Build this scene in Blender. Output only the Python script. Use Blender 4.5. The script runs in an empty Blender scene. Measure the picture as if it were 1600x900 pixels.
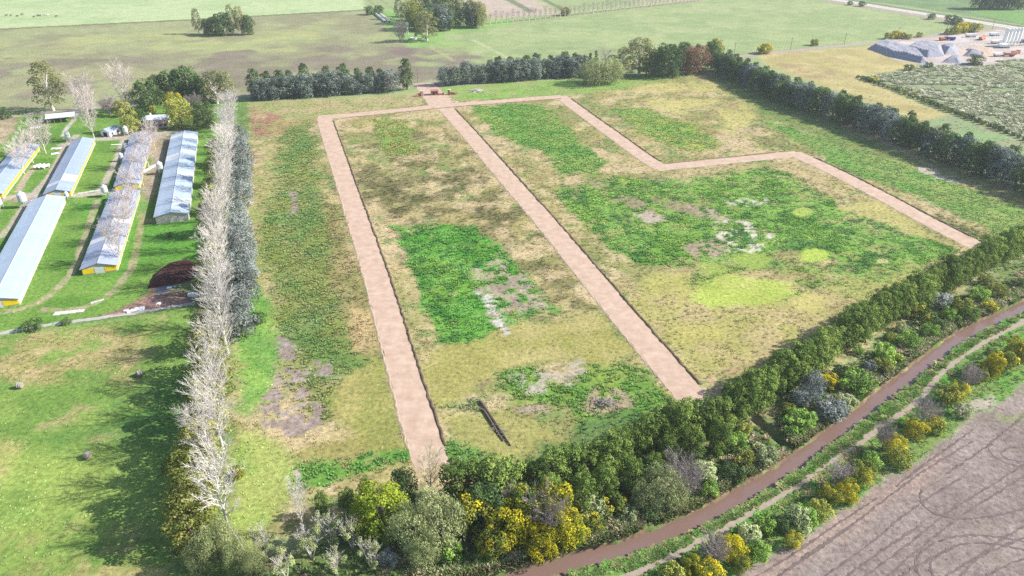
import bpy, bmesh, math, random
import numpy as np
from mathutils import Vector, Matrix

R = math.radians
random.seed(7)
rng = np.random.default_rng(7)
scn = bpy.context.scene
C = scn.collection

# ------------------------------------------------------------------ camera, sky, sun, exposure
CAM_H, FPX, PITCH = 120.0, 1140.0, R(29.2)
cd = bpy.data.cameras.new('camera')
cam = bpy.data.objects.new('camera', cd); C.objects.link(cam)
cam.location = (0, 0, CAM_H); cam.rotation_euler = (R(90) - PITCH, 0, 0)
cd.sensor_width = 36; cd.lens = 36 * FPX / 1600; cd.clip_start = 1; cd.clip_end = 20000
scn.camera = cam

SUN_EL, SUN_AZ = R(34), R(3)          # sun comes from the right (+X), a touch from beyond
w = bpy.data.worlds.new('World'); scn.world = w; w.use_nodes = True
nt = w.node_tree
sky = nt.nodes.new('ShaderNodeTexSky'); sky.sky_type = 'NISHITA'; sky.sun_disc = False
sky.sun_elevation = SUN_EL; sky.sun_rotation = R(90) - SUN_AZ
bg = nt.nodes['Background']; bg.inputs['Strength'].default_value = 0.10
nt.links.new(sky.outputs[0], bg.inputs[0])
sd = bpy.data.lights.new('sun', 'SUN'); sd.energy = 4.6; sd.angle = R(0.5); sd.color = (1, .955, .88)
sun = bpy.data.objects.new('sun', sd); C.objects.link(sun)
sun.rotation_euler = Vector((math.cos(SUN_EL)*math.cos(SUN_AZ), math.cos(SUN_EL)*math.sin(SUN_AZ), math.sin(SUN_EL))).to_track_quat('Z', 'Y').to_euler()
scn.view_settings.view_transform = 'Standard'; scn.view_settings.look = 'None'
scn.view_settings.exposure = 1.05; scn.view_settings.gamma = 1
scn.cycles.use_denoising = False
scn.cycles.max_bounces = 6; scn.cycles.diffuse_bounces = 3; scn.cycles.glossy_bounces = 2
scn.cycles.transparent_max_bounces = 6; scn.cycles.transmission_bounces = 2

# ------------------------------------------------------------------ helpers
SP, CP = math.sin(PITCH), math.cos(PITCH)
def G(px, py, z=0.0):
    """photo pixel -> point at height z"""
    u = (px - 800) / FPX; v = (py - 450) / FPX
    k = (CAM_H - z) / (SP + v * CP)
    return (u * k, (CP - v * SP) * k)
def GL(pts): return [G(*p) for p in pts]
def lin(r, g, b, k=1.0):
    f = lambda c: (c/255/12.92 if c <= 10 else ((c/255 + .055)/1.055)**2.4)
    return (f(r)*k, f(g)*k, f(b)*k)
ALB = 0.60
def alb(r, g, b, k=1.0):
    c = lin(r, g, b, ALB*k); l = .3*c[0]+.6*c[1]+.1*c[2]
    return tuple(.86*q+.14*l for q in c)      # displayed colour of a sunlit level surface -> base colour

_perm = rng.random((256, 256))
def vnoise(x, y):
    xi = np.floor(x).astype(int); yi = np.floor(y).astype(int)
    fx = x - xi; fy = y - yi
    fx = fx*fx*(3-2*fx); fy = fy*fy*(3-2*fy)
    a = _perm[xi & 255, yi & 255]; b = _perm[(xi+1) & 255, yi & 255]
    c = _perm[xi & 255, (yi+1) & 255]; d = _perm[(xi+1) & 255, (yi+1) & 255]
    return (a*(1-fx)+b*fx)*(1-fy) + (c*(1-fx)+d*fx)*fy
def fbm(x, y, scale, octv=4, seed=0.0):
    s = 0; a = 1; t = 0
    x = x/scale + seed*13.7; y = y/scale + seed*7.3
    for _ in range(octv):
        s = s + a*vnoise(x, y); t += a; a *= .55; x = x*2.03+5.1; y = y*2.03+3.7
    return s/t
def sstep(a, b, x):
    t = np.clip((x-a)/(b-a), 0, 1); return t*t*(3-2*t)
def poly_sd(poly, x, y):
    """signed distance, positive inside"""
    d = np.full(x.shape, 1e9); ins = np.zeros(x.shape, bool)
    n = len(poly)
    for i in range(n):
        ax, ay = poly[i]; bx, by = poly[(i+1) % n]
        ex, ey = bx-ax, by-ay
        t = np.clip(((x-ax)*ex+(y-ay)*ey)/(ex*ex+ey*ey+1e-9), 0, 1)
        d = np.minimum(d, np.hypot(x-ax-t*ex, y-ay-t*ey))
        if ay != by:
            cr = ((ay > y) != (by > y)) & (x < ex*(y-ay)/(by-ay)+ax)
            ins ^= cr
    return np.where(ins, d, -d)
def line_d(pts, x, y):
    d = np.full(x.shape, 1e9)
    for (ax, ay), (bx, by) in zip(pts[:-1], pts[1:]):
        ex, ey = bx-ax, by-ay
        t = np.clip(((x-ax)*ex+(y-ay)*ey)/(ex*ex+ey*ey+1e-9), 0, 1)
        d = np.minimum(d, np.hypot(x-ax-t*ex, y-ay-t*ey))
    return d
def resample(pts, step):
    out = []; carry = 0.0
    for (ax, ay), (bx, by) in zip(pts[:-1], pts[1:]):
        L = math.hypot(bx-ax, by-ay); s = carry
        while s < L:
            out.append((ax+(bx-ax)*s/L, ay+(by-ay)*s/L)); s += step
        carry = s - L
    return out
def smooth(pts, n=2):
    for _ in range(n):
        q = [pts[0]]
        for a, b in zip(pts[:-1], pts[1:]):
            q += [(a[0]*.75+b[0]*.25, a[1]*.75+b[1]*.25), (a[0]*.25+b[0]*.75, a[1]*.25+b[1]*.75)]
        pts = q + [pts[-1]]
    return pts
def ordw(n):
    return '%d%s' % (n, 'th' if 10 <= n % 100 <= 20 else {1: 'st', 2: 'nd', 3: 'rd'}.get(n % 10, 'th'))

# ------------------------------------------------------------------ materials
def newmat(name):
    m = bpy.data.materials.new(name); m.use_nodes = True
    return m, m.node_tree, m.node_tree.nodes['Principled BSDF']
def noisy(name, col, var=.25, scale=1.0, rough=.9, bump=.3, bdist=.05, objvar=0.0, metal=0.0, spec=.2, col2=None, stretch=None):
    m, t, p = newmat(name); N = t.nodes; L = t.links
    tc = N.new('ShaderNodeTexCoord'); mp = N.new('ShaderNodeMapping'); L.new(tc.outputs['Object'], mp.inputs[0])
    if stretch: mp.inputs['Scale'].default_value = stretch
    nz = N.new('ShaderNodeTexNoise'); nz.inputs['Scale'].default_value = scale; nz.inputs['Detail'].default_value = 7; nz.inputs['Roughness'].default_value = .65
    L.new(mp.outputs[0], nz.inputs['Vector'])
    rp = N.new('ShaderNodeValToRGB'); e = rp.color_ramp.elements
    c2 = col2 or tuple(min(1, c*(1+var)) for c in col)
    e[0].position = .3; e[0].color = (*[c*(1-var) for c in col], 1); e[1].position = .7; e[1].color = (*c2, 1)
    L.new(nz.outputs['Fac'], rp.inputs[0]); out = rp.outputs[0]
    if objvar:
        oi = N.new('ShaderNodeObjectInfo'); mr = N.new('ShaderNodeMapRange')
        mr.inputs['To Min'].default_value = 1-objvar; mr.inputs['To Max'].default_value = 1+objvar
        L.new(oi.outputs['Random'], mr.inputs[0])
        mx = N.new('ShaderNodeMix'); mx.data_type = 'RGBA'; mx.blend_type = 'MULTIPLY'; mx.inputs['Factor'].default_value = 1
        cb = N.new('ShaderNodeCombineColor')
        for i in range(3): L.new(mr.outputs[0], cb.inputs[i])
        L.new(out, mx.inputs['A']); L.new(cb.outputs[0], mx.inputs['B']); out = mx.outputs['Result']
    L.new(out, p.inputs['Base Color'])
    p.inputs['Roughness'].default_value = rough; p.inputs['Metallic'].default_value = metal
    p.inputs['Specular IOR Level'].default_value = spec
    if bump:
        b = N.new('ShaderNodeBump'); b.inputs['Strength'].default_value = bump; b.inputs['Distance'].default_value = bdist
        L.new(nz.outputs['Fac'], b.inputs['Height']); L.new(b.outputs[0], p.inputs['Normal'])
    return m
LEAFK = 1.9
def leafmat(name, cols, transl=.22, objvar=.16):
    """cols: ramp over the leaf's own tint"""
    m, t, p = newmat(name); N = t.nodes; L = t.links
    at = N.new('ShaderNodeAttribute'); at.attribute_name = 'tint'
    oi = N.new('ShaderNodeObjectInfo')
    ad = N.new('ShaderNodeMath'); ad.operation = 'MULTIPLY_ADD'; ad.inputs[1].default_value = .36; ad.inputs[2].default_value = -.18
    L.new(oi.outputs['Random'], ad.inputs[0])
    sm = N.new('ShaderNodeMath'); sm.operation = 'ADD'; L.new(at.outputs['Fac'], sm.inputs[0]); L.new(ad.outputs[0], sm.inputs[1])
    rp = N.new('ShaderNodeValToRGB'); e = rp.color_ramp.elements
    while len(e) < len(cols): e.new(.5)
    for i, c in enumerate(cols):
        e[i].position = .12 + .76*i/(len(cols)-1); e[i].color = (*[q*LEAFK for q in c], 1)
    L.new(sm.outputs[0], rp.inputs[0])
    hs = N.new('ShaderNodeHueSaturation'); mr = N.new('ShaderNodeMapRange')
    mul = N.new('ShaderNodeMath'); mul.operation = 'FRACT'; m7 = N.new('ShaderNodeMath'); m7.operation = 'MULTIPLY'; m7.inputs[1].default_value = 7.31
    L.new(oi.outputs['Random'], m7.inputs[0]); L.new(m7.outputs[0], mul.inputs[0]); L.new(mul.outputs[0], mr.inputs[0])
    mr.inputs['To Min'].default_value = 1-objvar; mr.inputs['To Max'].default_value = 1+objvar
    L.new(mr.outputs[0], hs.inputs['Value']); L.new(rp.outputs[0], hs.inputs['Color'])
    t.nodes.remove(p)
    d = N.new('ShaderNodeBsdfDiffuse'); tr = N.new('ShaderNodeBsdfTranslucent'); mx = N.new('ShaderNodeMixShader')
    mx.inputs[0].default_value = transl
    L.new(hs.outputs[0], d.inputs[0]); L.new(hs.outputs[0], tr.inputs[0]); L.new(d.outputs[0], mx.inputs[1]); L.new(tr.outputs[0], mx.inputs[2])
    L.new(mx.outputs[0], N['Material Output'].inputs[0])
    return m

# ------------------------------------------------------------------ mesh building
class MB:
    def __init__(s): s.v = []; s.f = []
    def add(s, vs, fs):
        o = len(s.v); s.v += [tuple(p) for p in vs]; s.f += [tuple(i+o for i in f) for f in fs]; return s
    def box(s, c, d, rz=0.0):
        cx, cy, cz = c; hx, hy, hz = d[0]/2, d[1]/2, d[2]/2; ca, sa = math.cos(rz), math.sin(rz)
        vs = [(cx+x*ca-y*sa, cy+x*sa+y*ca, cz+z) for z in (-hz, hz) for x, y in ((-hx,-hy),(hx,-hy),(hx,hy),(-hx,hy))]
        return s.add(vs, [(0,3,2,1),(4,5,6,7),(0,1,5,4),(1,2,6,5),(2,3,7,6),(3,0,4,7)])
    def tube(s, pts, rad, n=6, cap=True):
        rings = []
        for i, p in enumerate(pts):
            p = Vector(p); a = Vector(pts[max(i-1, 0)]); b = Vector(pts[min(i+1, len(pts)-1)])
            t = (b-a).normalized() if (b-a).length > 1e-6 else Vector((0,0,1))
            u = t.orthogonal().normalized(); v = t.cross(u)
            r = rad[i] if hasattr(rad, '__len__') else rad
            rings.append([p + (u*math.cos(2*math.pi*k/n)+v*math.sin(2*math.pi*k/n))*r for k in range(n)])
        vs = [q for rg in rings for q in rg]
        fs = [(i*n+k, i*n+(k+1) % n, (i+1)*n+(k+1) % n, (i+1)*n+k) for i in range(len(pts)-1) for k in range(n)]
        if cap and n > 2: fs += [tuple(range(n-1, -1, -1)), tuple((len(pts)-1)*n+k for k in range(n))]
        return s.add(vs, fs)
    def lathe(s, prof, c=(0,0,0), n=14):
        vs = [(c[0]+r*math.cos(2*math.pi*k/n), c[1]+r*math.sin(2*math.pi*k/n), c[2]+z) for r, z in prof for k in range(n)]
        fs = [(i*n+k, i*n+(k+1) % n, (i+1)*n+(k+1) % n, (i+1)*n+k) for i in range(len(prof)-1) for k in range(n)]
        fs += [tuple(range(n-1, -1, -1)), tuple((len(prof)-1)*n+k for k in range(n))]
        return s.add(vs, fs)
    def mesh(s, name, mat, smooth=False):
        me = bpy.data.meshes.new(name); me.from_pydata(s.v, [], s.f); me.update()
        if mat: me.materials.append(mat)
        if smooth: me.polygons.foreach_set('use_smooth', [True]*len(me.polygons))
        return me
    def obj(s, name, mat, parent=None, smooth=False):
        return link(name, s.mesh(name, mat, smooth), parent)
def link(name, me, parent=None):
    o = bpy.data.objects.new(name, me); C.objects.link(o)
    if parent: o.parent = parent
    return o
def tag(o, label, cat, group=None):
    o['label'] = label; o['category'] = cat
    if group: o['group'] = group
    return o
def struct(o): o['kind'] = 'structure'; return o
def stuff(o, label=None, cat=None):
    o['kind'] = 'stuff'
    if label: o['label'] = label; o['category'] = cat
    return o
def thing(name, label, cat, loc, rz=0.0, group=None, sc=1.0):
    o = bpy.data.objects.new(name, None); C.objects.link(o)
    o.location = loc if len(loc) == 3 else (*loc, 0); o.rotation_euler = (0, 0, rz)
    if sc != 1.0: o.scale = sc if hasattr(sc, '__len__') else (sc, sc, sc)
    return tag(o, label, cat, group)

# ------------------------------------------------------------------ the lie of the land (photo pixels -> world)
STREAM = smooth(GL([(640,960),(760,912),(850,892),(912,872),(1000,847),(1060,822),(1112,800),(1175,762),(1250,717),(1275,695),(1325,660),(1375,620),(1425,582),(1475,541),(1525,511),(1600,477),(1700,425),(1800,380)]), 2)
PATH = smooth(GL([(900,935),(985,898),(1050,870),(1090,848),(1150,816),(1200,786),(1250,757),(1272,742),(1300,719),(1332,699),(1375,667),(1407,647),(1437,625),(1455,600),(1475,580),(1500,560),(1525,542),(1600,502),(1700,452)]), 2)
DITCH = GL([(1178,652),(1232,698)])
def ground_h(x, y):
    x = np.asarray(x, float); y = np.asarray(y, float)
    d = line_d(STREAM, x, y) + (fbm(x, y, 4, 3, 2)-.5)*1.6
    z = -1.7*sstep(3.0, 1.3, d)
    z = z
    d2 = line_d(DITCH, x, y)
    z = z - 1.5*sstep(1.6, .5, d2)
    return z
def gz(x, y): return float(ground_h(np.array([x]), np.array([y]))[0])

# ground colours: displayed colour of the lit surface, from the photograph's look
LAYERS = []
def layer(poly, col, f=2.5, warp=4.0, a=1.0, cut=None, dens=None, hgt=None, col2=None, cs=6.0, px=True):
    """cut=(noise scale, lo, hi): the layer shows only where noise is high; col2: mottled with a second colour at scale cs"""
    p = GL(poly) if px else poly
    LAYERS.append((p, alb(*col), alb(*col2) if col2 else None, f, warp, a, cut, dens, hgt, cs, len(LAYERS)))
def ell(cx, cy, rx, ry, n=14):
    return [(cx+rx*math.cos(2*math.pi*k/n), cy+ry*math.sin(2*math.pi*k/n)) for k in range(n)]

# --- far fields
layer([(-900,60),(0,46),(300,30),(570,16),(560,-60),(-900,-60)], (196,214,152), 3, 2, col2=(182,205,138), cs=40)
layer([(-900,60),(0,46),(300,31),(580,15),(640,70),(665,128),(400,146),(120,166),(0,178),(-900,230)], (172,178,122), 2, 3, col2=(160,158,116), cs=35)
layer([(-300,80),(60,60),(300,45),(560,28),(620,60),(500,85),(250,80),(0,110)], (178,186,116), 10, 20, .8, cut=(45,.40,.6), col2=(190,192,120), cs=30)
layer([(-100,95),(250,90),(400,70),(650,75),(760,85),(700,125),(400,140),(130,160),(0,172)], (154,141,122), 8, 18, .9, cut=(38,.42,.58), col2=(146,136,112), cs=20)
layer([(0,150),(250,140),(380,120),(300,100),(60,105),(-50,130)], (176,172,122), 8, 15, .9, cut=(24,.5,.62))
layer([(600,75),(680,68),(740,68),(790,90),(700,100),(640,98)], (146,128,118), 6, 8, .85, cut=(30,.3,.5))
layer([(580,15),(690,10),(800,30),(790,62),(720,72),(640,75),(605,45)], (158,196,104), 5, 6, col2=(140,186,90), cs=25)
layer([(690,55),(800,40),(1110,2),(1290,0),(1480,42),(1380,68),(1180,84),(1110,78),(985,75),(800,95),(740,85)], (160,181,114), 4, 5, col2=(176,190,124), cs=30)
layer([(745,80),(900,72),(980,78),(830,100)], (148,158,112), 8, 14, .7, cut=(30,.4,.6))
layer([(740,70),(800,90),(700,95),(640,88),(690,62)], (172,192,110), 6, 10, .6, cut=(20,.4,.6))
layer([(560,-80),(690,10),(760,32),(950,16),(1110,0),(1200,-80)], (188,190,140), 4, 6, col2=(202,186,150), cs=40)
layer([(700,-30),(790,-30),(860,22),(800,26),(740,20)], (208,186,168), 5, 6, .9)
layer([(800,-30),(900,-30),(1000,8),(875,20)], (164,184,118), 4, 5, .9)
layer([(1110,-2),(1270,-2),(1330,-60),(1100,-60)], (150,178,110), 4, 5)
layer([(1300,-4),(1420,10),(1620,42),(1800,60),(1800,-90),(1300,-90)], (134,164,104), 4, 5, col2=(120,148,92), cs=20)
layer([(1510,18),(1560,12),(1640,22),(1640,40),(1590,36)], (126,172,86), 4, 4)
layer([(1180,84),(1390,70),(1440,105),(1340,122),(1480,178),(1440,192),(1330,150),(1200,104)], (206,190,120), 3, 3, col2=(190,176,108), cs=14, dens=.05, hgt=.3)
layer([(1200,95),(1290,105),(1330,125),(1250,120)], (176,150,112), 5, 8, .7, cut=(16,.45,.6))
layer([(1340,121),(1440,103),(1600,90),(1900,80),(1900,330),(1600,220)], (168,176,132), 2, 2, col2=(148,164,112), cs=14, dens=.0, hgt=.6)
layer([(1460,112),(1600,100),(1640,130),(1560,140)], (140,180,96), 6, 8, .8, cut=(20,.42,.6))
layer([(1440,192),(1480,180),(1600,222),(1640,262),(1560,245)], (146,178,112), 3, 4, col2=(164,168,124), cs=10, dens=.1, hgt=.5)
layer([(1360,72),(1480,50),(1640,42),(1700,100),(1600,92),(1520,104),(1450,102),(1400,94)], (222,210,204), 2.5, 4, col2=(206,190,180), cs=14)
layer([(1470,75),(1570,80),(1560,96),(1480,92)], (226,200,180), 4, 5, .8)
layer(GL([(-200,58),(0,44.6),(300,30),(580,14.2),(580,16),(300,31.6),(0,46.4),(-200,60)]), (120,130,74), 1, 1, .9, px=False)
for q in ([(568,-5),(610,30)], [(588,-5),(640,34)], [(1125,40),(1130,40)]):
    layer(GL([q[0],(q[0][0]+2,q[0][1]),(q[1][0]+2,q[1][1]),q[1]]), (130,140,84), 1, 1, .8, px=False)
layer([(735,62),(800,95),(806,95),(742,62)], (206,206,150), 1, 1, .8)
layer([(668,72),(705,95),(712,95),(674,72)], (190,184,130), 1.5, 1, .8)
layer([(780,-5),(795,-5),(835,18),(826,20)], (110,130,80), 1.5, 1, .8)
layer([(838,-5),(845,-5),(880,13),(874,15)], (112,132,80), 1.5, 1, .8)
# --- around the farm
layer([(-80,180),(90,172),(330,155),(390,160),(350,330),(320,480),(200,497),(0,522),(-200,560),(-300,400)], (128,172,56), 1.5, 1.5, col2=(106,158,42), cs=9, dens=.12, hgt=.22)
layer([(-60,185),(25,182),(30,195),(0,226),(-60,280)], (210,190,150), 2, 3, col2=(176,160,120), cs=6)
layer([(0,262),(18,235),(105,185),(90,180),(60,190),(0,240)], (150,186,70), 3, 3, .8, cut=(10,.35,.55))
layer([(170,200),(330,165),(345,200),(310,205),(235,210)], (134,132,84), 3, 4, .75, col2=(92,120,52), cs=5)
layer([(160,208),(235,206),(270,206),(243,300),(222,345),(205,330),(235,255),(232,214),(160,218)], (196,180,158), 1.5, 2.0, .95, col2=(178,160,130), cs=5)
layer([(120,320),(200,300),(310,340),(318,430),(240,400),(180,440)], (98,168,40), 3, 3, .8)
layer([(155,497),(215,470),(232,450),(300,458),(305,476),(230,488)], (184,146,128), 1.5, 2.5, .95, col2=(150,112,98), cs=3)
layer([(228,452),(260,440),(310,430),(300,480),(255,470)], (140,128,104), 2.0, 3, .6)
# farm lanes
def lane(pts, wd, col, **k):
    p = smooth(GL(pts), 2); n = len(p); Ls = []; Rs = []
    for i in range(n):
        a = p[max(i-1,0)]; b = p[min(i+1,n-1)]; l = math.hypot(b[0]-a[0], b[1]-a[1]) or 1
        nx, ny = -(b[1]-a[1])/l, (b[0]-a[0])/l
        Ls.append((p[i][0]+nx*wd/2, p[i][1]+ny*wd/2)); Rs.append((p[i][0]-nx*wd/2, p[i][1]-ny*wd/2))
    layer(Ls+Rs[::-1], col, .5, .7, px=False, dens=0, **k)
lane([(-40,492),(0,490),(40,482),(70,468),(100,440),(118,415),(128,385),(140,350),(152,312)], 2.6, (196,182,140), col2=(160,170,100), cs=2.5)
lane([(60,484),(120,486),(170,465),(200,430),(213,395),(220,350),(225,330)], 2.8, (190,178,132), col2=(150,168,92), cs=2.5)
lane([(0,372),(22,345),(40,318),(60,304)], 2.8, (206,190,164), a=.9)
lane([(18,312),(45,310),(80,312)], 6.5, (196,170,150), col2=(170,140,120), cs=4, a=.95)
lane([(30,300),(35,285),(55,258)], 3.2, (202,184,160), a=.9)
lane([(52,305),(75,280),(92,250),(105,225),(120,210)], 3.5, (204,190,166), a=.95)
lane([(0,314),(30,304),(60,306),(110,306),(150,303),(175,297),(215,292)], 4.5, (206,194,176), a=.95)
lane([(155,300),(172,270),(185,240),(195,215)], 3.0, (208,194,170), a=.95)
lane([(90,228),(120,222),(150,216),(200,214),(235,208),(300,204)], 4.5, (204,188,168), a=.95)
lane([(97,213),(106,198),(118,184),(122,172)], 2.4, (214,206,192), a=.95)
lane([(150,218),(190,216)], 5, (206,192,176), a=.9)
lane([(228,345),(250,345),(275,341)], 4, (190,168,130), a=.8)
# --- lower left meadow
layer([(-300,600),(0,524),(200,499),(310,480),(310,600),(290,760),(270,960),(-300,1100)], (148,180,70), 1, 1, col2=(124,164,58), cs=11, dens=.25, hgt=.22)
layer([(-50,560),(0,530),(140,508),(235,502),(250,525),(215,590),(110,585),(40,595),(-50,600)], (206,184,122), 5, 9, .95, cut=(9,.36,.56), col2=(176,168,94), cs=5, dens=.35, hgt=.35)
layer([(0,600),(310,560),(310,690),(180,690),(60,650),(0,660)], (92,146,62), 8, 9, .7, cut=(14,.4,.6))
layer([(55,660),(125,645),(120,655),(60,672)], (196,172,118), 2, 4, .8)
layer([(115,633),(145,632),(140,642),(118,640)], (190,160,120), 1.5, 3, .7)
layer([(135,680),(170,672),(160,690)], (200,178,120), 2, 4, .6)
layer([(-20,690),(35,692),(30,740),(-20,760)], (206,190,110), 3, 5, .8)
layer([(-20,720),(180,690),(170,850),(60,880),(-20,900)], (166,190,74), 8, 9, .8, cut=(12,.35,.55))
layer([(-20,850),(120,830),(280,850),(280,960),(-40,960)], (196,180,110), 6, 8, .8, cut=(9,.42,.56), col2=(150,164,72), cs=5)
# --- the laid-out plot
layer([(300,485),(345,300),(372,165),(400,160),(405,330),(380,700),(400,990),(240,990),(285,760)], (112,150,64), 2, 3, col2=(132,160,74), cs=7, dens=.6, hgt=.4)
PLOT = [(392,165),(640,150),(1115,112),(1260,170),(1600,300),(1700,345),(1540,420),(1290,580),(1130,650),(900,760),(700,800),(560,800),(380,860),(350,830),(360,600),(385,330)]
layer(PLOT, (208,188,126), 2, 3, col2=(176,166,94), cs=13, dens=.5, hgt=.3)
layer(PLOT, (150,158,78), 5, 8, .75, cut=(26,.47,.6), dens=.5, hgt=.35)
layer(PLOT, (220,196,146), 4, 7, .8, cut=(15,.52,.64), dens=.5, hgt=.26)
layer(PLOT, (122,158,72), 2, 4, .65, cut=(7,.56,.68), dens=.8, hgt=.4)
layer(PLOT, (158,136,98), 1, 2, .55, cut=(3.5,.58,.7), dens=.4, hgt=.3)
layer([(395,160),(655,146),(665,165),(500,182),(430,190),(400,175)], (170,176,100), 3, 5, .9, col2=(198,180,126), cs=8)
layer([(690,137),(1000,117),(1110,112),(960,140),(870,150),(720,158)], (140,186,70), 3, 5, .95, col2=(160,180,90), cs=9)
layer([(395,170),(440,180),(442,205),(400,215),(390,195)], (188,140,110), 2, 4, .95, cut=(6,.3,.5))
layer([(385,330),(430,200),(440,250),(425,330),(410,420),(392,500),(383,480)], (196,178,112), 3, 4, .9, col2=(160,170,90), cs=8)
layer([(515,215),(700,200),(790,290),(880,400),(960,490),(880,480),(780,380),(620,345),(560,330)], (128,124,70), 5, 8, .8, cut=(9,.42,.6), dens=.6, hgt=.4)
layer([(560,290),(760,260),(840,345),(620,345)], (112,112,62), 4, 8, .7, cut=(7,.45,.6), dens=.6, hgt=.4)
layer([(590,240),(700,215),(800,300),(940,480),(900,470),(760,350)], (216,192,140), 3, 6, .75, cut=(7,.5,.62), dens=.6, hgt=.35)
gk = dict(dens=1.5, hgt=.62)
GREEN = (84,150,50); GREEN2 = (54,120,48); GREEN3 = (110,172,52)
layer([(440,205),(482,190),(495,240),(505,300),(535,340),(545,420),(540,480),(548,520),(600,560),(560,600),(530,660),(460,640),(440,560),(432,480),(412,430),(412,350),(428,270)], (86,140,66), 4, 7, .85, col2=(110,144,66), cs=9, **gk)
layer([(500,300),(540,340),(575,430),(590,510),(560,540),(530,460),(515,380)], (150,144,80), 3, 5, .75, col2=(178,160,98), cs=6, dens=.8, hgt=.5)
layer([(545,480),(588,480),(600,545),(555,545)], (208,180,120), 2, 3, .85, dens=.8, hgt=.45)
layer([(372,480),(395,440),(432,500),(446,560),(415,630),(385,650),(368,600)], (140,190,64), 3, 4, .9, col2=(104,172,50), cs=8, dens=.4, hgt=.3)
layer([(362,680),(420,680),(470,730),(455,790),(400,850),(350,830)], (178,192,88), 3, 4, .95, col2=(146,184,62), cs=9, dens=.4, hgt=.28)
layer([(612,352),(680,348),(745,356),(790,390),(845,455),(882,486),(800,498),(798,525),(740,540),(690,537),(662,470),(640,420)], GREEN, 1.6, 3.5, 1, col2=(68,156,40), cs=7, **gk)
layer([(640,400),(760,390),(760,450),(680,470)], GREEN3, 3, 4, .7, cut=(10,.42,.58), **gk)
layer([(578,186),(640,188),(652,242),(600,243)], (112,160,66), 2, 4, .9, col2=(140,160,76), cs=6, **gk)
layer([(738,165),(800,163),(852,165),(900,215),(942,250),(930,272),(880,272),(850,240),(790,215),(750,186)], (84,156,56), 2, 4.5, .95, col2=(112,164,66), cs=9, **gk)
layer([(957,172),(1010,168),(1090,200),(1128,225),(1100,240),(1060,236),(1000,205)], (104,164,62), 2.5, 5, .9, col2=(130,166,70), cs=9, **gk)
layer([(868,298),(960,275),(1080,290),(1130,278),(1200,260),(1260,280),(1330,330),(1312,350),(1400,368),(1460,374),(1505,392),(1420,422),(1370,442),(1300,402),(1222,386),(1180,412),(1120,402),(1060,417),(1000,415),(960,390),(908,350)], GREEN, 1.8, 4, 1, col2=(108,168,56), cs=9, **gk)
layer([(1060,440),(1130,412),(1200,420),(1260,410),(1350,430),(1400,440),(1300,455),(1200,470),(1090,470),(1070,450)], (108,160,56), 3, 6, .9, cut=(14,.38,.52), **gk)
layer([(1180,180),(1330,232),(1430,258),(1520,298),(1640,335),(1620,372),(1560,370),(1480,325),(1400,290),(1320,268),(1260,230)], (116,170,58), 3, 6, .92, col2=(146,176,72), cs=12, dens=1.0, hgt=.5)
layer([(1460,335),(1560,375),(1520,378),(1450,345)], (96,134,70), 2, 4, .9, col2=(140,150,110), cs=4, **gk)
layer([(1100,115),(1190,128),(1330,205),(1460,262),(1330,236),(1170,165)], (110,150,60), 4, 6, .85, col2=(136,156,70), cs=9, dens=.5, hgt=.4)
layer([(985,135),(1100,120),(1190,180),(1160,215),(1080,180),(1000,165)], (206,196,108), 4, 7, .8, cut=(22,.38,.56), dens=.3, hgt=.25)
layer([(1075,150),(1160,158),(1150,172),(1080,165)], (176,150,104), 3, 6, .7, cut=(12,.42,.58))
layer([(1310,325),(1370,310),(1440,355),(1455,372),(1400,365),(1340,350)], (200,190,106), 2.5, 3, .9, dens=.15, hgt=.2)
layer([(770,592),(830,570),(872,602),(920,568),(1000,568),(1062,630),(1000,662),(900,672),(880,640),(800,622)], (90,156,54), 2, 4.5, .97, col2=(112,160,64), cs=6, **gk)
layer([(618,690),(652,688),(640,722),(560,746),(505,768),(455,748),(470,722),(560,716)], (66,150,48), 1.6, 3.5, 1, col2=(92,156,60), cs=5, **gk)
layer([(670,628),(740,625),(745,640),(680,645)], (90,140,70), 2, 3, .8, **gk)
layer([(695,690),(770,700),(790,720),(700,745)], (80,150,56), 2, 3.5, .9, **gk)
layer([(905,660),(1070,640),(1000,700),(820,730),(800,715)], (96,140,66), 3, 5, .8, dens=.8, hgt=.5)
sk = dict(dens=.12, hgt=.2)
layer([(648,570),(690,545),(790,512),(930,490),(992,540),(960,572),(870,558),(800,580),(745,600),(690,640),(660,610)], (178,172,84), 2, 4, .97, col2=(192,180,104), cs=10, **sk)
layer([(790,525),(880,530),(960,560),(930,590),(840,565)], (164,170,56), 3, 4, .7, cut=(10,.4,.6), **sk)
layer([(525,600),(592,545),(612,600),(640,700),(575,710),(520,650)], (184,174,92), 2, 4, .95, col2=(160,164,72), cs=9, **sk)
layer([(470,700),(560,690),(610,690),(560,715),(470,720)], (170,164,80), 2, 4, .85, **sk)
layer([(690,650),(770,640),(880,680),(800,720),(720,690)], (176,172,86), 2, 4, .9, **sk)
layer([(985,475),(1080,440),(1220,475),(1300,445),(1330,470),(1200,560),(1110,600),(1060,560)], (200,182,118), 3, 5, .9, col2=(186,180,92), cs=9, dens=.4, hgt=.35)
layer([(1010,430),(1070,425),(1080,460),(1010,470)], (196,190,90), 2.5, 4, .8, **sk)
layer(ell(1090,525,45,16), (198,190,92), 3, 3, .8, **sk)
layer([(1072,466),(1100,440),(1140,428),(1242,440),(1222,470),(1160,476),(1105,480)], (186,204,70), 2, 3.5, .97, col2=(200,204,96), cs=10, **sk)
layer(ell(1110,418,28,12), (172,192,70), 2, 3, .8, **sk)
layer([(1330,425),(1440,410),(1470,400),(1410,440),(1340,470),(1300,470)], (180,182,90), 3, 5, .85, dens=.4, hgt=.35)
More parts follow.
